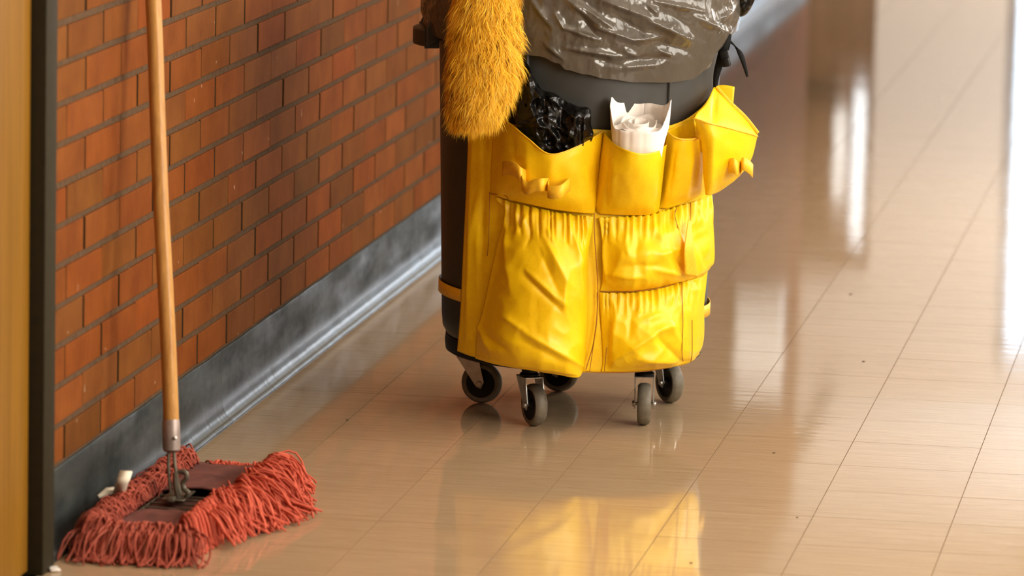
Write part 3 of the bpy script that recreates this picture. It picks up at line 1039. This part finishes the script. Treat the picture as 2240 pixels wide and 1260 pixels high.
# bindings along the pocket mouths
def rim_tube(pts, name, parent, mat=M_YELTRIM, r=.0022, offs=None):
    m = MB()
    w = [P(q[0], q[1], fwd=q[3]) if len(q) == 4 else P(*q) for q in pts]
    nn = len(w) * 6
    m.tube([catmull(w, i / nn) for i in range(nn + 1)], r, 6)
    return m.build(name, mat, parent)
rim_tube([(1079, 252, .013), (1112, 268, .051), (1155, 303, .091), (1203, 337, .106), (1262, 321, .081), (1320, 288, .021)], 'binding', pk1, r=.0016)
rim_tube([(1459, 288, .036), (1472, 298, .071), (1487, 304, .086), (1505, 305, .091), (1525, 303, .081), (1538, 298, .061)], 'binding', bag)
rim_tube([(1518, 259, None, .306), (1545, 268, None, .326), (1580, 276, None, .301), (1612, 285, None, .256), (1642, 293, None, .191), (1657, 298, None, .136)], 'binding', pk4)
rim_tube([(1567, 190, None, .095), (1595, 222, None, .106), (1630, 256, None, .111), (1658, 291, None, .124)], 'binding', bag, r=.0045)

# lower gathered pockets
def ruffle(y_of_u, period, amp, depth):
    def f(u, v, px, py):
        d = py - y_of_u(px)
        if d > depth * 2.2: return 0
        k = 1 if d < depth else max(0, 1 - (d - depth) / (depth * 1.2))
        ph = px / period * 2 * pi + 1.3 * noise.noise(Vector((px / 17, 3, 7))) * 2
        return amp * k * (abs(sin(ph)) * 1.4 - .6 + .4 * noise.noise(Vector((px / 9, py / 30, 2))))
    return f
def lerp_y(pts):
    def f(x):
        for (x0, y0), (x1, y1) in zip(pts[:-1], pts[1:]):
            if x <= x1: return y0 + (y1 - y0) * (x - x0) / (x1 - x0)
        return pts[-1][1]
    return f
net('gathered_pocket', [
    [(1084, 430, .014), (1130, 446, .016), (1180, 458, .018), (1230, 467, .018), (1268, 472, .018), (1300, 474, .014)],
    [(1104, 470, .018), (1140, 482, .034), (1185, 492, .040), (1232, 500, .038), (1268, 504, .032), (1292, 502, .014)],
    [(1086, 560, .022), (1125, 568, .070), (1180, 580, .090), (1233, 590, .084), (1270, 592, .055), (1286, 580, .014)],
    [(1063, 660, .026), (1108, 680, .085), (1170, 692, .105), (1230, 702, .095), (1270, 696, .060), (1285, 680, .014)],
    [(1043, 735, .032), (1092, 760, .090), (1158, 778, .110), (1220, 790, .100), (1264, 790, .062), (1282, 770, .014)],
    [(1040, 784, .022), (1086, 797, .060), (1150, 808, .074), (1214, 818, .070), (1262, 826, .050), (1276, 812, .016)]],
    M_YEL, bag, 110, 110,
    folds=[(1112, 500, 1108, 560, 9, .012), (1108, 560, 1118, 640, 10, .006), (1145, 600, 1232, 682, 6, -.010), (1150, 592, 1236, 668, 6, .009),
           (1100, 690, 1150, 725, 9, .008), (1148, 728, 1272, 800, 9, .010), (1140, 745, 1230, 790, 12, -.006), (1190, 520, 1238, 615, 12, .013),
           (1180, 545, 1222, 640, 12, -.008), (1236, 615, 1232, 680, 8, .007), (1108, 480, 1046, 720, 6, .006), (1125, 520, 1160, 470, 7, .007), (1165, 500, 1150, 540, 8, -.006),
           (1195, 500, 1215, 540, 7, .006), (1250, 500, 1272, 580, 7, .008), (1262, 560, 1276, 640, 8, .007), (1047, 715, 1075, 770, 9, .009), (1060, 730, 1110, 770, 12, -.007),
           (1235, 495, 1245, 540, 6, -.005), (1045, 780, 1260, 818, 6, .005), (1180, 600, 1175, 720, 24, -.006)],
    crum=.006, cs=75, seed=11, extra=ruffle(lerp_y([(1084, 430), (1130, 446), (1230, 467), (1300, 474)]), 40, .0085, 32))
net('gathered_pocket', [
    [(1308, 476, .014), (1360, 474, .018), (1420, 470, .020), (1480, 452, .020), (1520, 440, .016), (1556, 427, .004)],
    [(1316, 506, .016), (1360, 508, .038), (1420, 505, .048), (1480, 490, .044), (1524, 476, .030), (1559, 466, None, .10)],
    [(1322, 560, .018), (1365, 565, .064), (1420, 562, .080), (1480, 555, .070), (1528, 546, .048), (1563, 562, None, .10)],
    [(1318, 612, .018), (1365, 620, .055), (1420, 617, .068), (1480, 608, .058), (1528, 598, .040), (1555, 585, None, .10)],
    [(1312, 637, .014), (1360, 638, .024), (1410, 634, .028), (1460, 625, .026), (1500, 613, .022), (1538, 604, .010)]],
    M_YEL, bag, 90, 70,
    folds=[(1322, 520, 1328, 610, 7, .012), (1335, 600, 1410, 608, 9, .010), (1350, 585, 1440, 580, 10, -.008), (1430, 590, 1490, 600, 8, .008), (1440, 560, 1485, 545, 10, .008),
           (1470, 545, 1500, 600, 7, -.010), (1480, 500, 1503, 590, 6, .009), (1400, 500, 1390, 570, 9, -.007), (1365, 505, 1375, 560, 8, .006), (1430, 500, 1460, 540, 8, .007),
           (1540, 480, 1548, 560, 8, .009), (1525, 500, 1540, 580, 8, -.006), (1360, 560, 1345, 600, 9, .007)],
    crum=.006, cs=55, seed=12, extra=ruffle(lerp_y([(1308, 476), (1420, 470), (1480, 452), (1556, 427)]), 29, .0068, 27))
net('gathered_pocket', [
    [(1310, 640, .014), (1360, 641, .020), (1420, 634, .022), (1470, 622, .022), (1510, 612, .016), (1538, 606, .008)],
    [(1312, 668, .016), (1360, 672, .036), (1420, 665, .044), (1470, 650, .040), (1510, 640, .028), (1536, 632, .010)],
    [(1316, 730, .018), (1365, 735, .060), (1420, 735, .076), (1470, 725, .066), (1514, 712, .042), (1541, 706, None, .10)],
    [(1318, 784, .018), (1370, 790, .062), (1420, 788, .072), (1470, 780, .062), (1510, 774, .040), (1537, 756, None, .10)],
    [(1316, 813, .022), (1370, 814, .034), (1420, 810, .036), (1465, 803, .034), (1502, 795, .028), (1520, 786, .016)]],
    M_YEL, bag, 90, 70,
    folds=[(1345, 790, 1450, 720, 7, .011), (1395, 785, 1480, 790, 9, .010), (1425, 725, 1470, 715, 8, .009), (1440, 735, 1490, 790, 8, -.011), (1450, 690, 1480, 740, 8, .009),
           (1385, 665, 1375, 740, 8, -.007), (1350, 670, 1340, 780, 8, .007), (1400, 665, 1395, 690, 6, .007), (1410, 700, 1440, 690, 8, .006), (1460, 760, 1400, 800, 8, .006),
           (1520, 650, 1515, 770, 7, -.005), (1335, 690, 1330, 800, 6, -.005), (1480, 650, 1490, 700, 7, .006)],
    crum=.006, cs=55, seed=13, extra=ruffle(lerp_y([(1310, 640), (1420, 634), (1538, 606)]), 27, .0064, 25))
# stitched seams
def seam(pts, r=.0013):
    m = MB(); w = [P(*q) for q in pts]; nn = len(w) * 8
    m.tube([catmull(w, i / nn) for i in range(nn + 1)], r, 5)
    return m.build('seam_stitching', M_STITCH, bag)
seam([(1300, 466, .020), (1301, 520, .020), (1308, 640, .022), (1300, 740, .026), (1282, 808, .034)])
seam([(1306, 640, .022), (1306, 700, .024), (1296, 770, .030), (1290, 812, .034)], .001)
seam([(1327, 760, .052), (1322, 812, .034)], .0011)
seam([(1313, 637, .016), (1360, 639, .026), (1410, 635, .030), (1460, 626, .028), (1492, 614, .026)])
seam([(1281, 812, .032), (1320, 815, .026), (1400, 813, .040), (1470, 803, .036)], .0012)
seam([(1071, 420, .016), (1071, 432, .016), (1069, 520, .016), (1066, 560, .018)], .001)
seam([(1073, 424, .016), (1105, 428, .030), (1112, 436, .030)], .0011)
seam([(1492, 614, .028), (1492, 640, .040), (1494, 700, .062), (1492, 770, .060), (1494, 790, .040)], .0011)
seam([(1514, 700, .052), (1514, 770, .048), (1511, 792, .030)], .0011)
seam([(1480, 455, .026), (1477, 475, .046), (1492, 530, .062), (1500, 600, .050)], .0011)
seam([(1511, 444, .022), (1510, 480, .040), (1496, 545, .066)], .0011)
net('webbing_tab', [[(1506, 482, .066), (1512, 482, .064)], [(1498, 545, .092), (1518, 545, .088)], [(1499, 602, .076), (1528, 607, .070)]], M_YELTRIM, bag, 6, 20, thick=.002)

# tool loops
def loops(pts, z_px, parent, name='tool_loop', n=5):
    """pts: (px, py_top, off); the band hangs z_px pixels tall"""
    top = [P(*q[:3]) if len(q) == 3 else P(q[0], q[1], fwd=q[3]) for q in pts]
    hgt = z_px / 894
    mid = [t - Vector((0, 0, hgt / 2)) for t in top]
    return ribbon(name, mid, (0, 0, 1), hgt, M_YELTRIM, parent, .0018, n)
loops([(1100, 354, .050), (1113, 352, .078), (1126, 355, .100), (1140, 366, .112), (1153, 374, .080)], 30, pk1)
loops([(1153, 374, .080), (1142, 386, .116), (1153, 398, .130), (1170, 392, .140), (1188, 390, .142), (1200, 390, .100)], 27, pk1)
loops([(1201, 391, .100), (1199, 403, .134), (1210, 407, .147), (1228, 404, .148), (1240, 394, .126), (1247, 389, .092)], 28, pk1)
loops([(1594, 347, None, .262), (1606, 346, None, .275), (1614, 354, None, .268), (1620, 352, None, .235)], 32, pk4)
loops([(1620, 352, None, .235), (1626, 344, None, .262), (1640, 352, None, .245), (1647, 360, None, .205)], 28, pk4)

# strap around the bin
pts, ups = [], []
for i in range(41):
    a = radians(-38) - radians(285) * i / 40
    pts.append(cyl(a, .3335, .285 + .022 * cos(a + 1.0)))
ribbon('strap', pts, (0, 0, 1), .030, M_YELTRIM, bag, .002, 2)
# black hanging strap with buckle and loose tail
ribbon('hanging_strap', [P(1594, 72, fwd=.10), P(1586, 100, fwd=.105), P(1575, 135, fwd=.105), P(1567, 165, fwd=.10), P(1564, 196, fwd=.095)],
       [Vector((.85, .2, -.45)).normalized()] * 5, [.016, .024, .020, .016, .010], M_STRAP, bag, .004)
m = MB(); M = Matrix.Rotation(radians(-14), 3, 'Y')
m.box(P(1587, 128, fwd=.115), (.022, .014, .040), .004, M)
m.box(P(1590, 136, fwd=.118), (.014, .018, .022), .003, M)
m.build('buckle', M_BLACK, bag)
ribbon('strap_tail', [P(1592, 88, fwd=.10), P(1606, 98, fwd=.10), P(1619, 117, fwd=.10), P(1628, 142, fwd=.10), P(1635, 168, fwd=.10)],
       [Vector((-.5, .5, .7)).normalized(), Vector((-.6, .5, .6)).normalized(), Vector((.75, .4, .3)).normalized() * -1, Vector((.9, .3, .1)).normalized() * -1, Vector((.9, .3, .1)).normalized() * -1],
       [.010, .012, .012, .010, .005], M_STRAP, bag, .0025)

# ------------------------------------------------------------------ goods in the pockets
bb = pillow('black_bag', [(1124, 250), (1132, 212), (1142, 165), (1152, 138), (1168, 168), (1186, 196), (1214, 204), (1240, 222), (1266, 232), (1291, 238), (1293, 272),
                          (1298, 298), (1278, 335), (1240, 362), (1190, 360), (1148, 318)], (1205, 280), .372, .040, M_BLACKBAG, None, loc=P(1200, 372, fwd=.375), crum=.026, cs=42, seed=21.0,
            rings=40, per=10, folds=[(1150, 150, 1165, 230, 9, .014), (1190, 205, 1260, 260, 9, .014), (1160, 230, 1200, 330, 8, .012), (1230, 240, 1220, 320, 10, -.014), (1265, 240, 1240, 310, 9, .013), (1280, 250, 1275, 320, 8, .010)])
tag(bb, 'crumpled black plastic bag stuffed into the large left pocket', 'plastic bag')

pc = P(1398, 330, .070)
PR = .064
paper = thing('paper_roll', (pc.x, pc.y, pc.z - .06), 'rolled white paper standing in the second pocket', 'paper roll')
def sheet(name, r, zf, a0, a1, turns_r=0.0, n=72, rows=16):
    V, F = [], []
    for i in range(n + 1):
        a = a0 + (a1 - a0) * i / n
        zt = zf(a)
        flare = 1 + .16 * max(0, (zt - ZF) / .09)
        for j in range(rows + 1):
            t = j / rows
            z = (pc.z - .055) + (zt - (pc.z - .055)) * t
            rr = (r + turns_r * i / n) * (.72 + .28 * min(1, t * 1.6)) * (1 + (flare - 1) * t * t)
            wob = 1 + .05 * noise.noise(Vector((cos(a) * 2, sin(a) * 2, z * 14 + r * 40))) + .03 * noise.noise(Vector((cos(a) * 6, sin(a) * 6, 3))) * t
            V.append(Vector((pc.x + rr * wob * sin(a), pc.y - rr * wob * cos(a), z)))
    for i in range(n):
        for j in range(rows):
            F.append([i * (rows + 1) + j, (i + 1) * (rows + 1) + j, (i + 1) * (rows + 1) + j + 1, i * (rows + 1) + j + 1])
    o = obj(name, V, F, M_PAPER, paper)
    return solid(o, .0012, 0)
def zpix(py, fw):
    return P(1398, py, fwd=fw).z
ZF, ZB = zpix(294, .475), zpix(231, .335)
def z_outer(a):
    a = (a + pi) % (2 * pi) - pi
    d = abs(a)
    ear = exp(-((d - 1.72) / .34) ** 2)
    q = min(max((d - .80) / 1.05, 0), 1)
    back = q * q * (3 - 2 * q)
    z = ZF + (ZB - ZF) * back + .019 * ear
    return z + .0012 * sin(a * 7)
sheet('outer_wrap', PR, z_outer, -pi, pi, n=110)
sheet('inner_roll', PR * .74, lambda a: ZF + .006 + .020 * (1 - cos(a)) / 2 + .004 * sin(5 * a), -pi * 1.2, pi * 1.1, -.010)
sheet('inner_roll', PR * .45, lambda a: ZF + .012 + .010 * (1 - cos(a)) / 2, -pi, pi * 1.3, -.012, 48)
V, F = [], []
for i in range(13):
    for k in range(32):
        a = 2 * pi * k / 32; r = PR * .94 * i / 12
        V.append(Vector((pc.x + r * sin(a), pc.y - r * cos(a), ZF - .004 + .010 * noise.noise(Vector((r * sin(a) * 30, r * cos(a) * 30, 2))) + .014 * (1 - cos(a)) / 2 * r / PR)))
for i in range(12):
    for k in range(32):
        F.append([i * 32 + k, i * 32 + (k + 1) % 32, (i + 1) * 32 + (k + 1) % 32, (i + 1) * 32 + k])
obj('crumpled_filling', V, F, M_PAPER, paper)

bn = pillow('black_bundle', [(1592, -46), (1597, -10), (1602, 18), (1612, 36), (1632, 32), (1648, 8), (1658, -25), (1650, -60), (1618, -66)], (1622, -16), -.02, .035, M_BLACKBAG, None,
            loc=P(1622, 30, fwd=-.02), crum=.012, cs=36, seed=5.5)
tag(bn, 'black plastic bundle hanging over the right rim of the bin', 'plastic bag')

# ------------------------------------------------------------------ duster
DOFF = .455
axis = [(1064, -150, .068), (1064, -60, .080), (1063, 0, .085), (1061, 60, .092), (1060, 120, .093), (1056, 160, .087), (1048, 195, .066), (1040, 220, .040), (1034, 236, .018)]
ax3 = [P(x, y, fwd=DOFF - .010) for x, y, r in axis]
rad = [Vector((r, 0, 0)) for x, y, r in axis]
duster = thing('fleece_duster', ax3[-1] - Vector((0, 0, .04)), 'fluffy golden-yellow fleece duster hanging over the left of the bin', 'duster')
m = MB()
nn = 40
m.tube([catmull(ax3, i / nn) for i in range(nn + 1)], [catmull(rad, i / nn).x * .62 for i in range(nn + 1)], 20)
m.build('fleece_core', M_FURCORE, duster)
m = MB(); m.tube([ax3[0] - Vector((0, 0, .03)), ax3[0] + Vector((0, 0, .08)), ax3[0] + Vector((.0, .02, .40))], .009, 12); m.build('stick', M_BLACK, duster)
rnd = random.Random(3)
V, F = [], []
def tuft_noise(t, a, k):
    return noise.noise(Vector((cos(a) * 3.2 + 7 * k, sin(a) * 3.2, t * 13)))
for i in range(46000):
    t = rnd.random() ** .92
    a = rnd.random() * 2 * pi
    c = catmull(ax3, t); r = catmull(rad, t).x
    rad_dir = Vector((sin(a), -cos(a), 0))
    tan = Vector((cos(a), sin(a), 0))
    cl = tuft_noise(t, a, 0); cl2 = tuft_noise(t, a, 1); cl3 = tuft_noise(t * 2.3, a * 1, 2)
    root = c + rad_dir * r * (.50 + .12 * rnd.random())
    L = (.040 + .026 * rnd.random() + .026 * cl3) * (1 if t < .8 else 1.1)
    out = .66 + .55 * cl + .12 * rnd.uniform(-1, 1)
    if t > .85: out *= .6
    d0 = (rad_dir * (out + .25) + Vector((0, 0, -.75 + .35 * cl2)) + tan * (1.1 * cl3 + .5 * rnd.uniform(-1, 1))).normalized()
    d1 = (rad_dir * (out * .35) + Vector((0, 0, -1.0)) + tan * (1.3 * cl2 + .6 * rnd.uniform(-1, 1))).normalized()
    p0 = root; p1 = root + d0 * L * .45; p2 = p1 + (d0 * .5 + d1 * .5).normalized() * L * .35; p3 = p2 + d1 * L * .35
    side = (d1.cross(rad_dir) + Vector((rnd.uniform(-1, 1), rnd.uniform(-1, 1), rnd.uniform(-1, 1))) * .5).normalized()
    b0 = len(V)
    for p, w in ((p0, .0007), (p1, .0007), (p2, .0005)):
        V += [p - side * w, p + side * w]
    V.append(p3)
    F += [[b0, b0 + 1, b0 + 3, b0 + 2], [b0 + 2, b0 + 3, b0 + 5, b0 + 4], [b0 + 4, b0 + 5, b0 + 6]]
tag(obj('fleece', V, F, M_FUR, duster), kind='stuff')

# ------------------------------------------------------------------ dust mop
ZP = .042
NL, NR_, FR, FL = at_z(218, 1163, ZP), at_z(408, 1172, ZP), at_z(592, 1026, ZP), at_z(425, 1012, ZP)
mop = thing('dust_mop', (.105, 9.97, 0), 'dust mop with coral-red yarn fringe and long wooden handle beside the wall', 'mop')
def pad(u, v, z=None):
    """u across (0 wall side), v along (0 near)"""
    p = (NL * (1 - u) + NR_ * u) * (1 - v) + (FL * (1 - u) + FR * u) * v
    return Vector((p.x, p.y, ZP if z is None else z))
def slab(name, u0, u1, v0, v1, h0, h1, mat, nu=12, nv=16, lift=None):
    V, F = [], []
    for j in range(nv + 1):
        for i in range(nu + 1):
            u = u0 + (u1 - u0) * i / nu; v = v0 + (v1 - v0) * j / nv
            z = h1 + .003 * noise.noise(Vector((u * 6, v * 14, 1))) + (lift(i / nu, j / nv) if lift else 0)
            V.append(pad(u, v, z))
    F = [[j * (nu + 1) + i, j * (nu + 1) + i + 1, (j + 1) * (nu + 1) + i + 1, (j + 1) * (nu + 1) + i] for j in range(nv) for i in range(nu)]
    o = obj(name, V, F, mat, mop)
    return solid(o, h1 - h0, -1)
slab('pad_backing', 0.0, 1.0, 0.0, 1.0, .012, .030, M_CANVAS)
slab('canvas_pocket', 0.0, 1.0, .02, .30, .038, .042, M_CANVAS, lift=lambda u, v: .006 * v * sin(pi * u))
slab('canvas_pocket', 0.0, 1.0, .565, 1.0, .040, .044, M_CANVAS, lift=lambda u, v: .012 * (1 - v) ** 2 * sin(pi * u) + .004 * u)
# wire frame
m = MB()
for u in (.08, .88):
    m.tube([pad(u, .05, .036), pad(u, .95, .036)], .0026, 8)
for v in (.05, .31, .345, .38, .44, .50, .545, .95):
    m.tube([pad(.08, v, .037), pad(.88, v, .037)], .0026, 8)
m.build('wire_frame', M_WIRE, mop)
# swivel clip
C0 = at_z(383, 1093, .045)
m = MB()
m.box(C0 + Vector((0, .03, .003)), (.050, .11, .004), .001)
m.box(C0 + Vector((0, -.035, .008)), (.016, .030, .010), .003)
m.tube([C0 + Vector((-.02, .0, .005)), C0 + Vector((.02, .0, .005))], .006, 10)
m.build('base_plate', M_WIRE, mop)
TOP = at_x(334, 0, .030)
BOT = at_y(375, 985, C0.y + .01)
fer_top = at_y(374, 918, C0.y + .01 + (TOP.y - C0.y) * .06)
dirv = (TOP - fer_top).normalized()
m = MB()
pv = BOT - dirv * .075
for s in (-1, 1):
    q = [BOT + dirv * .01 + Vector((s * .005, 0, 0)), BOT - dirv * .030 + Vector((s * .007, -.004, 0)), BOT - dirv * .065 + Vector((s * .009 + .003, -.006, 0)), BOT - dirv * .095 + Vector((s * .010 + .006, -.002, 0))]
    m.tube(q, .0038, 8)
yk = [at_y(386, 1034, C0.y), at_y(404, 1032, C0.y), at_y(408, 1045, C0.y), at_y(400, 1056, C0.y), at_y(402, 1068, C0.y), at_y(411, 1078, C0.y), at_y(404, 1092, C0.y), at_y(390, 1098, C0.y)]
m2 = MB()
m.tube([catmull(yk, i / 40) for i in range(41)], .0055, 8)
m.tube([at_y(384, 1034, C0.y - .008), at_y(384, 1060, C0.y - .008), at_y(389, 1085, C0.y - .008), at_y(387, 1100, C0.y - .008)], .0065, 8)
m.build('swivel_yoke', M_WIRE, mop)
m = MB()
r_h = .0172
x_ = BOT; y_ = fer_top
L = (fer_top - BOT).length
m.lathe([(0, -.004), (.012, -.004), (.0185, 0), (.0192, .004), (.0192, L * .8), (.0182, L), (.0178, L), (0, L)], BOT, (fer_top - BOT), 28)
m.build('ferrule', M_FERR, mop)
m = MB(); m.lathe([(0, -.002), (.0022, -.002), (.0045, 0), (.004, .0035), (0, .005)], BOT + (fer_top - BOT) * .45 + Vector((.012, -.0165, 0)), (.5, -.8, .1), 10)
m.build('rivet', M_ZINC, mop)
hand = []
far = fer_top + dirv * 1.36
nn = 24
for i in range(nn + 1):
    p = fer_top - dirv * .01 + dirv * (1.36 * i / nn)
    hand.append(p + Vector((.0012 * sin(i * .5), .001 * cos(i * .4), 0)))
m = MB()
m.tube(hand, [r_h * (.985 + .03 * (i / nn)) for i in range(nn)] + [r_h * .75], 24)
m.build('handle', M_HANDLE, mop)

# yarn
rnd = random.Random(12)
def strand(m, p0, pts_dir, L, r, drop, lift, twist):
    """from p0 outwards along pts_dir; rises by lift then drops to the floor"""
    n = 8
    d = Vector((pts_dir[0], pts_dir[1], 0)).normalized()
    sd = Vector((-d.y, d.x, 0))
    q = []
    for i in range(n + 1):
        t = i / n
        z = p0.z + lift * sin(pi * min(1, t * 1.6)) - drop * max(0, t - .12) ** 1.2
        p = p0 + d * L * (1 - (1 - t) ** 1.5) + sd * twist * (sin(t * pi * 1.3) * .8 + t * .5)
        p.z = max(z, r * 1.0 + rnd.random() * .006)
        q.append(p)
    m.tube(q, r, 5)
def fringe(name, mat, n, fn):
    m = MB()
    for i in range(n): fn(m, i, n)
    return tag(m.build(name, mat, mop, sharp=0), kind='stuff')
def clump(x, k):
    return noise.noise(Vector((x * 13, k, 1.7)))
def f_near(m, i, n):
    k = n // 3
    u = -.04 + 1.02 * (i % k) / k + rnd.uniform(-.02, .02)
    lay = i // k
    p = pad(u, .0 + .012 * lay, ZP - .004 + .006 * lay) + Vector((0, .012 * rnd.random(), 0))
    dx = .30 * rnd.uniform(-1, 1) + .45 * clump(u, 3) + .30 * (u - .3)
    strand(m, p, (dx, -1), .10 + .05 * rnd.random() + .03 * clump(u, 9) - .02 * lay, .0023, .050, .010 + .014 * rnd.random(), rnd.uniform(-.03, .03))
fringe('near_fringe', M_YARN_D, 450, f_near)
def f_right_near(m, i, n):
    v = .03 + .35 * i / n
    p = pad(.86 + .08 * rnd.random(), v, ZP + .000 + .014 * rnd.random())
    strand(m, p, (1, -.35 + .35 * rnd.uniform(-1, 1)), .040 + .018 * rnd.random(), .0023, .075, .030 + .010 * rnd.random(), rnd.uniform(-.012, .012))
    if i % 9 == 0 and v > .18:
        strand(m, pad(1.0, v, ZP + .02), (1, -.9 + .4 * rnd.uniform(-1, 1)), .09 + .03 * rnd.random(), .0023, .06, .012, rnd.uniform(-.02, .02))
fringe('side_fringe', M_YARN, 440, f_right_near)
def f_right_far(m, i, n):
    v = .36 + .64 * rnd.random()
    p = pad(.95, v, ZP + .002 + .020 * rnd.random())
    g = 1 - .45 * abs(v - .62) / .38
    strand(m, p, (1, -1.0 + 1.0 * (v - .36) + .30 * rnd.uniform(-1, 1) + .5 * clump(v, 5)), (.105 + .100 * rnd.random()) * g, .0024, .052, .016 + .020 * rnd.random() + .012 * clump(v, 8), rnd.uniform(-.05, .05))
fringe('side_fringe', M_YARN, 620, f_right_far)
def f_far(m, i, n):
    u = .25 + .85 * rnd.random()
    p = pad(u, .99, ZP + .002)
    strand(m, p, (.5 * (u - .3) + .3 * rnd.uniform(-1, 1), 1), .03 + .05 * rnd.random(), .0023, .05, .010 * rnd.random(), rnd.uniform(-.02, .02))
fringe('far_fringe', M_YARN, 150, f_far)
def f_left(m, i, n):
    v = -.02 + 1.0 * i / n
    p = pad(.05 + .05 * rnd.random(), v, ZP + .004 + .010 * rnd.random())
    strand(m, p, (-1, -.5 + .9 * rnd.uniform(-1, 1)), .045 + .040 * rnd.random(), .0023, .046, .024 + .020 * rnd.random(), rnd.uniform(-.03, .03))
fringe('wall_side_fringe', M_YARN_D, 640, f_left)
# white tie tape on the wall side
t0 = at_z(260, 1082, .075)
ribbon('tie_tape', [t0, at_z(264, 1066, .098), at_z(270, 1050, .116), at_z(276, 1032, .130)], [Vector((1, .1, 0)).normalized()] * 4, .026, M_TAPE, mop, .006)
m = MB()
k0 = at_z(246, 1078, .080)
m.tube([k0 + Vector((-.026, -.02, -.006)), k0 + Vector((-.010, -.005, .003)), k0 + Vector((.006, .0, .004)), k0 + Vector((.018, .006, -.006))], [.004, .009, .010, .005], 10)
m.build('tie_knot', M_TAPE, mop)

# ------------------------------------------------------------------ crumbs on the floor
rnd = random.Random(5)
for (x, y, s, lab) in ((1693, 991, .0035, 'tiny dark crumb on the tiles to the right of the cart casters'), (1512, 1232, .0030, 'tiny dark crumb inside the yellow reflection at the bottom edge'),
                       (1861, 644, .004, 'tiny dark crumb farthest back on the pale floor right of the cart'), (1889, 791, .0035, 'flat dark crumb on the pale tiles at the middle right'),
                       (760, 919, .003, 'tiny dark crumb between the cove base and the cart'), (1744, 1132, .0025, 'smallest dark crumb on the pale tiles at the lower right')):
    c = at_z(x, y, 0)
    m = MB()
    bm = bmesh.new(); bmesh.ops.create_icosphere(bm, subdivisions=2, radius=1)
    bm.verts.index_update()
    m.add([c + Vector((v.co.x * s * (1.2 + .5 * noise.noise(v.co * 2)), v.co.y * s * 1.6, max(0, (v.co.z + .6)) * s * .35)) for v in bm.verts], [[v.index for v in f.verts] for f in bm.faces])
    bm.free()
    tag(m.build('dirt_crumb', M_DIRT, None, loc=(c.x, c.y, 0)), lab, 'crumb', 'crumbs on the floor')
c = at_z(118, 1249, 0)
m = MB(); m.box(c + Vector((0, 0, .004)), (.022, .03, .006), .002, Matrix.Rotation(.5, 3, 'Z'))
for k in range(len(m.v)): m.v[k] += Vector((0, 0, .004 * max(0, noise.noise(m.v[k] * 60))))
tag(m.build('paper_scrap', M_PAPER, None, loc=(c.x, c.y, 0)), 'small white scrap on the floor by the foot of the door frame', 'scrap')
